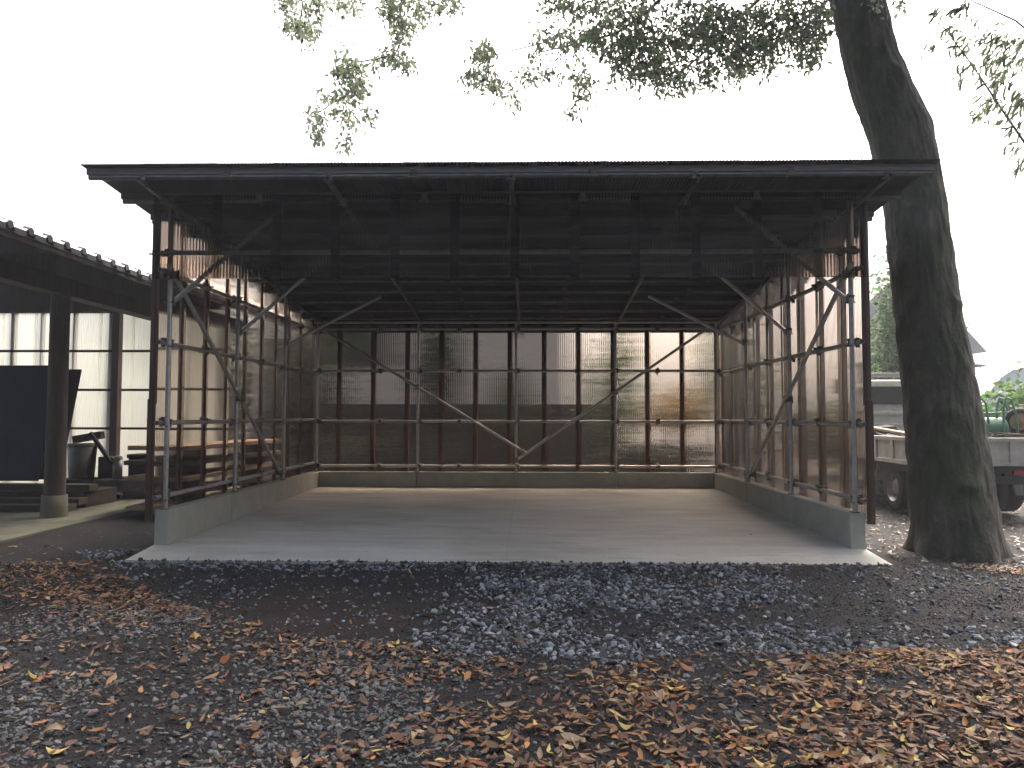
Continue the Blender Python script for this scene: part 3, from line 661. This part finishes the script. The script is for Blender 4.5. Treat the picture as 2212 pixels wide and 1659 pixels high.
# ================================================================== TREES, SHRUBS AND HOUSES BEHIND
SV_, SF_ = small_leaf_templates(8, .55)
def shrub(name, label, cat, c, rad, n, size, colr, trunk_h=.0, clumps=26, group=None, var=.35):
    c = np.array(c, float); rad = np.array(rad, float)
    t = thing(name, label, cat, (c[0], c[1], -.06), group=group)
    base = Vector((c[0], c[1], -.1)); b = MB()
    dirs = rng.normal(size=(clumps, 3)); dirs /= np.linalg.norm(dirs, axis=1)[:, None]
    cc = c + dirs*rad*rng.uniform(.45, .95, (clumps, 1)); cc[:, 2] = np.maximum(cc[:, 2], .12)
    mid_ = Vector(c - [0, 0, rad[2]*.5])
    tr = max(.03, rad[0]*.07)
    b.path([base, (base+mid_)/2 + Vector((random.uniform(-.05, .05), 0, 0)), mid_, Vector(c)], [tr*1.4, tr*1.1, tr, tr*.5], 8)
    for p in cc[:14]: b.path([mid_, (mid_+Vector(p))/2 + Vector((0, 0, .05)), Vector(p)], [tr*.5, tr*.3, tr*.1], 5)
    b.build('trunk', 'bark', t)
    k = n//clumps; pos = np.repeat(cc, k, 0) + rng.normal(0, 1, (clumps*k, 3))*rad*.21
    pos[:, 2] = np.maximum(pos[:, 2], .02); N = len(pos)
    scatter('crown', SV_, SF_, pos, hang_rot(N, .35), rng.uniform(.7, 1.3, N)*size, leaf_cols(N, colr, var), 'foliage', True, t)
    return t
shrub('tree', 'slim leafy tree showing between the shed and the big trunk', 'tree', (8.75, 17, 2.7), (.85, 1.0, 2.4), 6000, .13, (.075, .13, .045), clumps=44)
shrub('tree', 'taller loose tree behind the slim tree right of the shed', 'tree', (9.95, 19.6, 2.6), (.85, 1.0, 2.3), 5000, .15, (.06, .10, .04), clumps=40)
shrub('tree', 'dark round tree seen through the right hand plastic wall', 'tree', (6.2, 16.4, .95), (1.6, 1.1, .85), 5000, .13, (.06, .09, .04), clumps=40)
shrub('shrub', 'green shrub seen through the right end of the back wall', 'shrub', (1.9, 16.2, 1.9), (.9, .7, 1.6), 1900, .11, (.07, .12, .045), clumps=24)
shrub('shrub', 'thin green shrub seen through the back wall corner', 'shrub', (4.1, 16.4, 2.3), (.5, .7, 1.2), 900, .11, (.08, .14, .05), clumps=22)
shrub('shrub', 'ochre leaved bush seen through the back wall at right', 'shrub', (3.05, 15.8, 1.35), (.75, .6, .6), 1500, .10, (.30, .22, .09), clumps=26)
shrub('tree', 'slim dark conifer in front of the house behind the back wall', 'tree', (-1.95, 16.6, 2.3), (.62, .6, 1.75), 4200, .10, (.035, .06, .03), clumps=40)
shrub('shrub', 'small green shrub beside the conifer behind the back wall', 'shrub', (-.3, 16.8, 1.5), (.5, .5, .9), 1500, .10, (.06, .10, .04), clumps=20)
shrub('shrub', 'low dark clipped bush behind the left half of the back wall', 'shrub', (-3.2, 15.6, .45), (1.5, .5, .5), 3000, .09, (.03, .045, .022), clumps=40)
shrub('shrub', 'low dark clipped bush behind the right half of the back wall', 'shrub', (2.6, 15.0, .4), (1.5, .5, .45), 3000, .09, (.03, .045, .022), clumps=40)
shrub('hydrangea_bush', 'bright green big leaved bush behind the truck tailgate', 'bush', (10.1, 15.2, 1.25), (1.3, .9, .95), 3000, .18, (.09, .18, .045), clumps=40)
shrub('tree', 'pale green tree behind the timber shed far wall', 'tree', (-9.5, 20, 2.0), (2.8, 1.4, 2.6), 5000, .16, (.10, .15, .07), clumps=44)
shrub('shrub', 'leafy bush beyond the left plastic wall of the shed', 'shrub', (-5.3, 16.6, 1.6), (1.6, .9, 1.8), 6000, .12, (.04, .06, .03), clumps=50)
# tall trees added out of view behind the viewer to keep the yard in shade
for k, (x_, y_, n_) in enumerate(((-10, -5, 'far left'), (-5, -7, 'left'), (0, -8, 'middle'), (5, -7, 'right'), (10, -5, 'far right'), (-12.5, 1, 'outermost left'), (13, 0.5, 'outermost right'))):
    shrub('shade_tree', 'tall evergreen tree added for shade unseen behind the viewer, ' + n_ + ' of the row', 'tree', (x_, y_, 5.2), (3.0, 2.2, 4.6), 5200, .42, (.05, .075, .035), clumps=60, group='added shade trees behind the viewer')
# rocks of the garden behind
sV, sF = stone_templates(6)
for k, (x, y, s_, lb) in enumerate(((-.45, 14.2, .48, 'rounded garden rock behind the middle of the back wall'), (.5, 14.5, .36, 'smaller garden rock right of the rounded one behind the back wall'), (1.6, 14.3, .42, 'flat garden rock behind the right half of the back wall'), (-2.4, 14.4, .40, 'garden rock behind the left half of the back wall'), (3.1, 14.2, .35, 'garden rock near the back right corner of the shed'))):
    b = MB().add([Vector(p)*s_ + Vector((x, y, s_*.35-.05)) for p in sV[k % 6]], sF, True); o = b.build('garden_rock', 'rock'); o.modifiers.new('sub', 'SUBSURF').render_levels = 2; tag(o, lb, 'rock')
# beige house
h = thing('house', 'beige plastered house behind the back wall of the pipe shed', 'house', (-4.5, 21, -.06))
MB().box((-8, 18.6, -.1), (1.15, 23, 4.7)).build('wall', 'house_plaster', h)
MB().box((-8.02, 18.56, -.1), (1.17, 18.597, 1.0)).build('plinth', 'grey_siding', h)
fr = MB().box((-5.6, 18.5, 2.55), (-3.35, 18.597, 4.6)).build('window', 'house_dark', h); MB().box((-5.5, 18.48, 2.62), (-3.45, 18.497, 4.5)).build('pane', 'window_glass', fr)
fr = MB().box((-7.7, 18.5, 1.2), (-6.3, 18.597, 3.2)).build('window', 'house_dark', h); MB().box((-7.6, 18.48, 1.28), (-6.4, 18.497, 3.1)).build('pane', 'window_glass', fr)
b = MB(); b.add([(-8.6, 18.0, 4.6), (1.7, 18.0, 4.6), (1.7, 23.6, 4.6), (-8.6, 23.6, 4.6), (-6.5, 20.8, 5.3), (-.5, 20.8, 5.3)], [(0, 1, 5, 4), (1, 2, 5), (2, 3, 4, 5), (3, 0, 4), (3, 2, 1, 0)]); b.build('roof', 'tile_clay', h)
# dark board fence below the house windows
f = thing('fence', 'dark board fence between the shed and the beige house', 'fence', (-2, 17.4, -.06))
for k in range(52):
    x = -6.2 + .16*k; MB().box((x, 17.4, -.05), (x+.152, 17.425, 1.58+.01*math.sin(k*3))).build('fence_board', 'dark_timber', f)
for z in (.4, 1.3): MB().box((-6.2, 17.43, z), (2.1, 17.48, z+.08)).build('fence_rail', 'dark_timber', f)
# grey gabled house far right
g = thing('house', 'distant grey house with a steep pale roof right of the trunk', 'house', (16.5, 33, -.06))
MB().box((12.7, 31, -.1), (18.15, 37, 4.1)).build('wall', 'grey_siding', g)
b = MB(); b.add([(11.8, 30.4, 4.0), (18.72, 30.4, 4.0), (18.72, 37.6, 4.0), (11.8, 37.6, 4.0), (15.6, 30.4, 7.6), (15.6, 37.6, 7.6)], [(0, 1, 4), (1, 2, 5, 4), (2, 3, 5), (3, 0, 4, 5), (3, 2, 1, 0)]); b.build('roof', 'pale_roof', g)
b = MB(); b.beam((18.16, 32, 3.62), (19.2, 32, 3.50), 1.4, .05); b.build('awning', 'pale_roof', g)
# polytunnel seen beside the cab
pt = thing('polytunnel', 'pale translucent polytunnel behind the van mirror', 'polytunnel', (15.5, 24, -.06))
b = MB(); vs = []
for j, y in enumerate((22, 30)):
    for i in range(13):
        a = math.pi*i/12; vs.append((14.6+1.3*math.cos(a)*-1, y, 2.75*math.sin(a)**.7 if i not in (0, 12) else -.1))
b.add(vs, [(i, i+1, 14+i, 13+i) for i in range(12)] + [tuple(range(13)), tuple(range(25, 12, -1))], False); b.build('cover', 'white_film', pt)
for y in (22.0, 24, 26): MB().path([Vector((14.6-1.31*math.cos(math.pi*i/12), y-.02, 2.77*math.sin(math.pi*i/12)**.7 if i not in (0, 12) else -.1)) for i in range(13)], [.02]*13, 6).build('hoop', 'galvanised', pt)

# ================================================================== TRUCK
HD = R(-2.5)
tr = thing('dump_truck', 'dirty off white flatbed dump truck parked behind the big trunk', 'truck', (5.2, 10.0, -.06), HD)
def tp_(b, name, m, parent=None, bevel=0): return local(b.build(name, m, tr if parent is None else parent, bevel))
LB, WB, ZB, ZT = 3.1, 1.74, .70, 1.075
def side(x0, x1):
    b = MB(); b.box((x0, 0.03, ZB), (x1, LB, ZT-.05)); xo = -.022 if x0 == 0 else x1
    for k in range(6): b.box((xo, .12+k*.56, ZB+.04), (xo+.022, .21+k*.56, ZT-.05))
    b.box((xo, 0.03, ZB-.005), (xo+.022, LB, ZB+.055)); b.box((xo-.004, 0.03, ZT-.055), (xo+.05 if x0 == 0 else xo+.026, LB, ZT))
    return b
tp_(side(0, .04), 'bed_side', 'truck_paint', bevel=.004); tp_(side(WB-.04, WB), 'bed_side', 'truck_paint', bevel=.004)
b = MB(); b.box((0.0, 0, ZB), (WB, .03, ZT-.05)); b.box((-.01, -.02, ZT-.055), (WB+.01, .035, ZT)); b.box((0, -.018, ZB), (WB, .0, ZB+.055))
for k in range(5): b.box((.10+k*.36, -.02, ZB+.04), (.17+k*.36, .0, ZT-.05))
tg = tp_(b, 'tailgate', 'truck_paint', bevel=.004)
for x in (.04, WB-.10): tp_(MB().box((x, -.05, ZT-.14), (x+.06, -.021, ZT-.02)), 'latch', 'truck_dark', tg)
tp_(MB().box((.041, .031, ZB), (WB-.041, LB, ZB+.03)), 'bed_floor', 'truck_dark')
b = MB(); b.box((.45, .05, .48), (.57, 4.6, ZB-.02)); b.box((1.13, .05, .48), (1.25, 4.6, ZB-.02)); b.box((.57, .1, .5), (1.13, .2, .62)); b.box((.3, .8, .32), (1.4, .92, .44)); b.box((.05, 1.8, .4), (.44, 2.6, .64)); b.box((1.26, 1.6, .4), (1.6, 2.5, .64)); b.box((.02, .03, ZB-.1), (WB-.02, LB, ZB-.01))
tp_(b, 'chassis', 'truck_dark')
def wheel(x, y, sgn, r=.335):
    T = Matrix.Translation((x, y, r)); wd = .19
    b = MB().lathe([(.20, -wd/2), (.29, -wd/2), (r-.01, -wd/2+.02), (r, -wd/4), (r, wd/4), (r-.01, wd/2-.02), (.29, wd/2), (.20, wd/2)], 28, T, 'X')
    wh = tp_(b, 'wheel', 'rubber')
    o_ = sgn*wd/2
    b = MB().lathe([(.205, o_), (.20, o_*.9), (.175, o_*.35), (.12, o_*.15), (.11, o_*.45), (.06, o_*.6), (0, o_*.6)], 28, T, 'X'); tp_(b, 'rim', 'rim_steel', wh)
    b = MB()
    for k in range(6): a = k*math.pi/3; b.tube((x+o_*.15, y+.145*math.cos(a), r+.145*math.sin(a)), (x+o_*.5, y+.145*math.cos(a), r+.145*math.sin(a)), .014, n=6)
    tp_(b, 'wheel_nuts', 'rim_steel', wh)
for x, s_ in ((.13, -1), (.34, -1), (WB-.13, 1), (WB-.34, 1)): wheel(x, .86, s_)
for x, s_ in ((.16, -1), (WB-.16, 1)): wheel(x, 3.95, s_)
for x in (.04, WB-.34):
    tp_(MB().beam((x+.15, .36, .62), (x+.15, .22, .30), .34, .015), 'mud_guard', 'truck_paint'); tp_(MB().beam((x+.15, 1.30, .66), (x+.15, 1.45, .40), .34, .015), 'mud_guard', 'truck_paint')
    tp_(MB().box((x, .07, .14), (x+.32, .085, .52)), 'mud_flap', 'rubber')
tp_(MB().box((.3, -.02, .46), (1.4, .03, .56)), 'bumper', 'truck_dark')
for x in (.32, 1.2): tp_(MB().box((x, -.045, .59), (x+.14, -.02, .64)), 'tail_light', 'red_lens')
# cab
b = MB(); b.add([(.06,3.32,.55),(1.64,3.32,.55),(1.64,4.85,.55),(.06,4.85,.55),(.06,3.32,1.5),(1.64,3.32,1.5),(1.64,4.85,1.35),(.06,4.85,1.35),(.13,3.34,2.02),(1.57,3.34,2.02),(1.57,4.45,2.02),(.13,4.45,2.02)], [(3,2,1,0),(0,1,5,4),(1,2,6,5),(2,3,7,6),(3,0,4,7),(4,5,9,8),(5,6,10,9),(6,7,11,10),(7,4,8,11),(8,9,10,11)])
cab = tp_(b, 'cab', 'truck_paint', bevel=.03)
tp_(MB().box((.22, 3.285, 1.58), (1.48, 3.33, 1.90)), 'rear_window', 'window_glass', cab)
tp_(MB().add([(.09, 3.55, 1.5), (.09, 4.6, 1.4), (.15, 4.32, 1.92), (.145, 3.55, 1.93), (.03, 3.55, 1.5), (.03, 4.6, 1.4), (.09, 4.32, 1.92), (.085, 3.55, 1.93)], [(0,1,2,3),(7,6,5,4),(0,4,5,1),(1,5,6,2),(2,6,7,3),(3,7,4,0)]), 'side_window', 'window_glass', cab)
for x in (-.1, 1.84): 
    mr = tp_(MB().box((x-.09, 4.55, 1.84), (x+.09, 4.62, 2.14)), 'mirror', 'truck_dark', cab, bevel=.02); tp_(MB().tube((x, 4.57, 1.8), (.1 if x < .5 else 1.6, 4.6, 1.45), .012, n=6), 'mirror_arm', 'truck_dark', cab)
# headboard guard of the bed
b = MB(); b.box((.06, 3.12, ZB), (1.64, 3.16, 1.45)); b.box((.04, 3.10, 2.06), (1.66, 3.17, 2.13))
for x in (.06, 1.58): b.box((x, 3.11, 1.45), (x+.06, 3.17, 2.06))
b.box((.06, 3.09, 1.40), (1.64, 3.12, 1.46)); b.box((.06, 3.1, 1.2), (1.64, 3.121, 1.24)); tp_(b, 'headboard', 'truck_paint', bevel=.004)
# pale van behind the trunk, its mirror shows right of the trunk
vn = thing('van', 'pale van parked beyond the dump truck, mostly hidden by the trunk', 'van', (8.0, 15.2, -.06))
b = MB(); b.add([(7.1,14.5,.35),(8.62,14.5,.35),(8.62,17.5,.35),(7.1,17.5,.35),(7.1,14.5,1.25),(8.62,14.5,1.25),(8.62,17.5,1.3),(7.1,17.5,1.3),(7.18,15.1,2.05),(8.54,15.1,2.05),(8.54,17.4,2.05),(7.18,17.4,2.05)], [(3,2,1,0),(0,1,5,4),(1,2,6,5),(2,3,7,6),(3,0,4,7),(4,5,9,8),(5,6,10,9),(6,7,11,10),(7,4,8,11),(8,9,10,11)]); vb = b.build('body', 'white_film', vn, bevel=.04)
MB().add([(7.22,14.56,1.30),(8.50,14.56,1.30),(8.46,15.05,1.98),(7.26,15.05,1.98),(7.22,14.52,1.30),(8.50,14.52,1.30),(8.46,15.01,1.98),(7.26,15.01,1.98)], [(0,1,2,3),(7,6,5,4),(0,4,5,1),(1,5,6,2),(2,6,7,3),(3,7,4,0)]).build('windscreen', 'window_glass', vb)
for x_ in (6.98, 8.78): MB().box((x_-.08, 14.75, 1.92), (x_+.08, 14.83, 2.20)).build('mirror', 'truck_dark', vb, bevel=.03); MB().tube((x_, 14.79, 1.94), (7.2 if x_ < 8 else 8.5, 14.8, 1.6), .014, n=6).build('mirror_arm', 'truck_dark', vb)
for x_ in (7.2, 8.52):
    for y_ in (15.0, 16.9): MB().lathe([(.0, -.09), (.2, -.09), (.27, -.07), (.28, 0), (.27, .07), (.2, .09), (0, .09)], 20, Matrix.Translation((x_, y_, .22)), 'X').build('wheel', 'rubber', vn)
for x_ in (7.2, 8.32): MB().box((x_, 14.47, .75), (x_+.2, 14.51, .92)).build('headlight', 'window_glass', vb)
# load on the bed
TL = Matrix.Translation((5.2, 10, -.06)) @ Matrix.Rotation(HD, 4, 'Z')
def on_bed(p): return TL @ Vector(p)
tag(MB().beam(on_bed((.10, 2.5, 1.24)), on_bed((.5, .75, 1.06)), .12, .035).build('plank', 'plank_wood'), 'pale wooden plank sloping over the load on the truck bed', 'plank')
tag(MB().beam(on_bed((.22, 1.7, 1.02)), on_bed((.75, .9, 1.12)), .16, .03).build('plank', 'plank_wood'), 'wider short pale board lying low on the truck bed', 'plank')
b = MB()
for k, (x, y, z, s_) in enumerate(((.35, 2.35, 1.0, .33), (.75, 2.5, 1.05, .36), (.5, 1.9, .95, .30), (.95, 2.2, 1.0, .3))):
    b.add([on_bed((x, y, z)) + Vector(p)*s_ for p in sV[k]], sF, False)
o = b.build('tarp_bundle', 'rubber'); tag(o, 'crumpled black sheeting heaped on the truck bed left of the trunk', 'sheeting')
# green wheelbarrow lying upside down on the load
wb = thing('wheelbarrow', 'green wheelbarrow tipped on its side on the truck bed', 'wheelbarrow', tuple(on_bed((1.25, .7, .75))))
def wp(b, name, m, par=None): return b.build(name, m, wb if par is None else par)
T = Matrix.Translation(on_bed((1.38, .75, 1.18))) @ Matrix.Rotation(R(-6), 4, 'Z')
b = MB(); b.lathe([(.0, -.34), (.155, -.34), (.17, -.3), (.17, .12), (.155, .16), (0, .16)], 18, T, 'X'); wp(b, 'tray', 'green_paint')
P_ = lambda x, y, z: on_bed((x+.38, y, z))
for dy in (0, .16):
    wp(MB().path([P_(.74, .62+dy, 1.02), P_(.70, .62+dy, 1.45), P_(.74, .62+dy, 1.58), P_(.80, .62+dy, 1.62), P_(.86, .62+dy, 1.55), P_(.92, .62+dy, 1.05)], [.016]*6, 8), 'handle', 'green_paint')
    wp(MB().path([P_(1.05, .55+dy, 1.05), P_(1.06, .55+dy, 1.50), P_(1.10, .55+dy, 1.62), P_(1.17, .55+dy, 1.60), P_(1.22, .55+dy, 1.40), P_(1.25, .55+dy, 1.05)], [.016]*6, 8), 'leg', 'green_paint')
wp(MB().tube(P_(.72, .7, 1.40), P_(1.24, .68, 1.42), .014, n=8), 'cross_bar', 'green_paint')
wx = P_(1.32, .62, 1.29); T = Matrix.Translation(wx) @ Matrix.Rotation(R(50), 4, 'Z')
wv = wp(MB().lathe([(.12, -.04), (.15, -.05), (.185, -.035), (.195, 0), (.185, .035), (.15, .05), (.12, .04)], 24, T, 'X'), 'tyre', 'rubber'); wp(MB().lathe([(.125, -.035), (.09, -.02), (.05, -.045), (0, -.045)], 24, T, 'X'), 'rim', 'rust_tan', wv); wp(MB().lathe([(.125, .035), (.09, .02), (.05, .045), (0, .045)], 24, T, 'X'), 'rim', 'rust_tan', wv)
b = MB()
for k in range(46):
    p = P_(random.uniform(.4, 1.25), random.uniform(.1, .5), random.uniform(1.0, 1.12)); d = Vector((random.uniform(-.35, .35), random.uniform(-.1, .1), random.uniform(-.03, .07)))
    b.path([p, p+d], [.011, .005], 5)
tag(b.build('brushwood', 'twig'), 'heap of dry brown sticks on the truck bed behind the tailgate', 'brushwood', kind='stuff')
b = MB()
for lo, hi in (((.1, .1, ZB+.03), (1.6, 2.9, .98)),): b.box(lo, hi, TL)
tag(b.build('rubble_load', 'load_soil'), 'dark soil filling the bed of the truck', 'soil', kind='stuff')

# ================================================================== GRAVEL
def poly_in(x, y, P):
    P = np.array(P); ins = np.zeros(len(x), bool); j = len(P)-1
    for i in range(len(P)):
        xi, yi = P[i]; xj, yj = P[j]
        ins ^= ((yi > y) != (yj > y)) & (x < (xj-xi)*(y-yi)/(yj-yi+1e-12)+xi); j = i
    return ins
FRESH = [(-4.6, 7.4), (-3.15, 5.94), (-2.16, 4.98), (-1.48, 4.40), (-.71, 4.35), (-.365, 4.12), (.05, 3.98), (.26, 3.95), (.50, 4.02), (.79, 4.2), (1.2, 4.24), (1.715, 4.25), (2.3, 4.33), (2.84, 4.36), (5.0, 5.2), (4.3, 6.3), (3.6, 7.1), (3.3, 7.6), (3.28, SLAB_Y-.01), (-3.72, SLAB_Y-.01), (-3.75, 7.6)]
def in_fresh(x, y):
    w_ = .16*(vnoise(x, y, 2.5, 11)-.5)
    return poly_in(x+w_, y+.8*w_, FRESH)
def onslab(x, y): return (x > -3.735) & (x < 3.295) & (y > SLAB_Y-.006) & (y < 13)
def tim_floor(x, y): return (x < -5.46) & (y > 5.2)
def uni(N, x0, x1, y0, y1): return rng.uniform(x0, x1, N), rng.uniform(y0, y1, N)
SVT, SFT = stone_templates(14)
def gravel(name, label, x, y, size, cols, lift=.25):
    N = len(x); z = gz(x, y) + size*lift
    scatter_o = scatter(name, SVT, SFT, np.stack([x, y, z], -1), rots(N, .6), np.stack([size, size, size], -1), cols, 'stone')
    return tag(scatter_o, label, 'gravel', kind='stuff')
def grey(N, lo, hi, tint=(1, 1.03, 1.08)): return np.clip(rng.uniform(lo, hi, (N, 1))*np.array(tint)*(1+rng.normal(0, .05, (N, 3))), .01, .6)
# fresh crushed stone
x, y = uni(64000, -4.6, 4.8, 3.8, 7.6); k = in_fresh(x, y) & ~onslab(x, y)
dens = np.clip((x+.75+(5.4-y)*.15)/.5, .0, 1)                                             # coarse heap right of the middle
clump = vnoise(x, y, 1.6, 5)*.6 + vnoise(x, y, 4, 6)*.4
edge = np.exp(-((y-4.35)/.35)**2)
pr = dens*np.clip(2.2*(clump-.30) + .5*edge - .5*np.clip(x-1.9, 0, 1)*(y > 4.8) + .35*np.exp(-((x-.9)/.7)**2), .12, 1) + (1-dens)*np.where(y > 6.45, .55, .10)
k &= rng.random(len(x)) < pr
x, y = x[k], y[k]; N = len(x); size = np.clip(rng.lognormal(math.log(.0105), .55, N), .005, .036)
gravel('crushed_stone', 'fresh bluish grey crushed stone spread in front of the slab', x, y, size, grey(N, .10, .42, (.94, 1.02, 1.10))*np.where(rng.random(N) < .45, .35, 1)[:, None])
NE = 420; xe = rng.uniform(-3.6, 3.25, NE); se = np.clip(rng.lognormal(math.log(.011), .45, NE), .006, .026); ye = SLAB_Y + rng.uniform(-.03, .012, NE) + .02*(vnoise(xe, xe*0, 3, 61)-.5)
tag(scatter('edge_stones', SVT, SFT, np.stack([xe, ye, -.052 + se*.45], -1), rots(NE, .6), np.stack([se]*3, -1), grey(NE, .03, .22, (.95, 1.02, 1.08)), 'stone'), 'dark stones spilling over the front edge of the slab', 'gravel', kind='stuff')
# fine dark grit everywhere near the viewer
x, y = uni(95000, -4.6, 4.8, 2.5, 7.3); k = ~onslab(x, y) & ~tim_floor(x, y) & (rng.random(len(x)) > .85*brown_patch(x, y)); x, y = x[k], y[k]; N = len(x)
gravel('dark_grit', 'fine dark grit covering the whole yard', x, y, np.clip(rng.lognormal(math.log(.005), .45, N), .002, .013), grey(N, .008, .04, (1, 1.02, 1.05)), .15)
# older rounded gravel, foreground
x, y = uni(34000, -3.4, 2.6, 2.4, 5.4); cl_ = vnoise(x, y, 1.2, 21)
wgt = np.where(x < -.5, .85, np.where(x < .2, .55, .3)) * np.clip(cl_*1.6-.15, 0.05, 1)
k = ~in_fresh(x, y) & (rng.random(len(x)) < wgt); x, y = x[k], y[k]; N = len(x)
gravel('old_gravel', 'older worn grey gravel in the left foreground', x, y, np.clip(rng.lognormal(math.log(.012), .35, N), .006, .03), grey(N, .07, .24, (1.0, 1.02, 1.0)), .2)

# ================================================================== FALLEN LEAVES
PAL = np.array([(.37, .215, .10), (.42, .195, .065), (.26, .13, .065), (.36, .26, .16), (.12, .066, .040), (.34, .125, .05), (.56, .43, .14), (.18, .10, .056)])
PW = np.array([.17, .11, .20, .10, .17, .06, .035, .155]); PW /= PW.sum()
x, y = uni(62000, -4.6, 4.9, 2.4, 6.9)
x2, y2 = uni(22000, -6, 10.5, 5.5, 15); k2 = ~((x2 > -4.6) & (x2 < 4.9) & (y2 < 6.9)); x, y = np.concatenate([x, x2[k2]]), np.concatenate([y, y2[k2]])
# distance of the point from the left hand drift line
lx0, ly0, lx1, ly1 = -4.6, 6.3, -.5, 4.05
tt = np.clip(((x-lx0)*(lx1-lx0)+(y-ly0)*(ly1-ly0))/((lx1-lx0)**2+(ly1-ly0)**2), 0, 1.0); dl = np.hypot(x-lx0-tt*(lx1-lx0), y-ly0-tt*(ly1-ly0))
nn = vnoise(x, y, 2.2, 31)*.6 + vnoise(x, y, 5, 32)*.4
d = np.full(len(x), .02)
d = np.where(y < 4.5, .05 + .16*nn**2, d)
d = np.maximum(d, .62*np.exp(-(dl/.50)**2)*np.clip(nn*1.9-.15, .15, 1.1))
d = np.maximum(d, np.clip((x-.10)/.5, 0, 1)*(y < 4.6)*np.clip(nn*2.4-.5, .08, .85))
d = np.maximum(d, (y < 3.9)*(x > -1.2)*(x < .4)*np.clip(nn*1.6-.40, .04, .55))
d = np.where((x < -1.0) & (y < 3.7), np.minimum(d, .36*np.clip(nn*1.9-.35, .08, 1)), d)
d = np.where((x > 3.2) & (y > 6.2), .9, d); d = np.where((x > 3.3) & (y <= 6.2), np.clip(nn*1.4, .2, 1)*.5, d)
d = np.where((x < -3.0) & (y > 5.4) & (y < 8.6), np.maximum(d, .16*np.clip(nn*1.8-.2, .1, 1)), d)
fr_ = in_fresh(x, y); d = np.where(fr_, np.where(x < 0, .007, .002), d)
k = (rng.random(len(x)) < d) & ~onslab(x, y) & ~(tim_floor(x, y)) & ~((np.hypot(x-4.3, y-7.57) < .5))
x, y = x[k], y[k]; N = len(x)
z = gz(x, y) + .012 + rng.uniform(0, .014, N)
cols = PAL[rng.choice(len(PAL), N, p=PW)]*(1+rng.normal(0, .18, (N, 1))); cols = np.clip(cols, .02, .7)
size = np.clip(rng.lognormal(math.log(.043), .34, N), .018, .09)
far = y > 5.6
big = np.zeros(N, bool)
dv = np.stack([x, y, z-ZC], -1); u_ = 1106+1590.6*(dv@_R)/(dv@_F); v_ = 829.5-1590.6*(dv@_U)/(dv@_F)
vis_ = (u_ > 5) & (u_ < 2207) & (v_ < 1650); app = np.where(vis_, size/y, 0)
ind = np.argsort(-app)[:300]; big[ind] = True
LT, LTF = leaf_templates(16)
wet = (x > 3.0) & (y > 6.6); cols[wet] *= .30
rest = ~big & ~wet
tag(scatter('wet_leaf_litter', LT, LTF, np.stack([x, y, z], -1)[wet], rots(wet.sum(), .22), size[wet]*1.1, cols[wet], 'wet_leaf', True), 'dark wet fallen leaves carpeting the ground beside the big trunk', 'leaf litter', kind='stuff')
tag(scatter('leaf_litter', LT, LTF, np.stack([x, y, z], -1)[rest], rots(rest.sum(), .38), size[rest], cols[rest], 'fallen_leaf', True), 'brown fallen leaves littering the yard', 'leaf litter', kind='stuff')
# the largest ones lie singly
lm = []
for q in range(20):
    me = bpy.data.meshes.new('fallen_leaf'); V = np.array(LT[q % 16]); me.from_pydata([tuple(p) for p in V], [], LTF); me.polygons.foreach_set('use_smooth', [True]*len(LTF))
    a_ = me.attributes.new('col', 'FLOAT_COLOR', 'POINT'); cq = np.clip(PAL[rng.choice(len(PAL), p=PW)]*random.uniform(.85, 1.25), .02, .7)
    a_.data.foreach_set('color', np.tile([*cq, 1], (len(V), 1)).astype(np.float32).ravel()); me.materials.append(M['fallen_leaf']); lm.append(me)
for i in ind:
    o = bpy.data.objects.new('fallen_leaf', lm[random.randrange(20)]); COL.objects.link(o)
    o.location = (x[i], y[i], z[i]+.003); o.scale = (size[i],)*3; o.rotation_euler = (random.gauss(0, .22), random.gauss(0, .22), random.uniform(0, 6.28))
    tag(o, 'curled dry brown leaf lying in the foreground of the yard', 'leaf', 'large fallen leaves in the foreground')
b = MB()
for q in range(170):
    X_, Y_ = random.uniform(-3.4, 4), random.uniform(2.6, 4.6); L_ = random.uniform(.04, .16); a_ = random.uniform(0, 3.14); z_ = float(gz(X_, Y_)) + .02
    dx_, dy_ = L_*math.cos(a_), L_*math.sin(a_); b.path([Vector((X_, Y_, z_)), Vector((X_+dx_*.5+.006, Y_+dy_*.5, z_+.006)), Vector((X_+dx_, Y_+dy_, z_+random.uniform(0, .015)))], [.0022, .0018, .001], 4)
tag(b.build('twig_litter', 'old_plank'), 'small dry twigs scattered among the fallen leaves', 'twigs', kind='stuff')
o = place('fallen_leaf', lm[2], None, tuple(at(1624, 1163, 8.05)[:2]) + (.016,), (.15, .1, 1.0)); o.scale = (.06,)*3; tag(o, 'single dark leaf lying on the concrete slab at right', 'leaf')

# ================================================================== HAZE (misty wet air, also lifts the blacks in place of lens glare)
hm = bpy.data.materials.new('misty_air'); hm.use_nodes = True; n = hm.node_tree; n.nodes.clear()
ho = n.nodes.new('ShaderNodeOutputMaterial'); pv = n.nodes.new('ShaderNodeVolumePrincipled')
pv.inputs['Color'].default_value = (.88, .95, 1, 1); pv.inputs['Density'].default_value = .0028; pv.inputs['Anisotropy'].default_value = .35
n.links.new(pv.outputs[0], ho.inputs['Volume']); M['misty_air'] = hm
gxm, gym = max(abs(xs[0]), abs(xs[-1]))+2, max(abs(ys[0]), abs(ys[-1]))+2
tag(MB().box((-gxm, -gym, -1.2), (gxm, gym, 13.5)).build('haze', 'misty_air'), 'pale misty air over the whole yard, also standing in for lens glare', 'haze', kind='stuff')
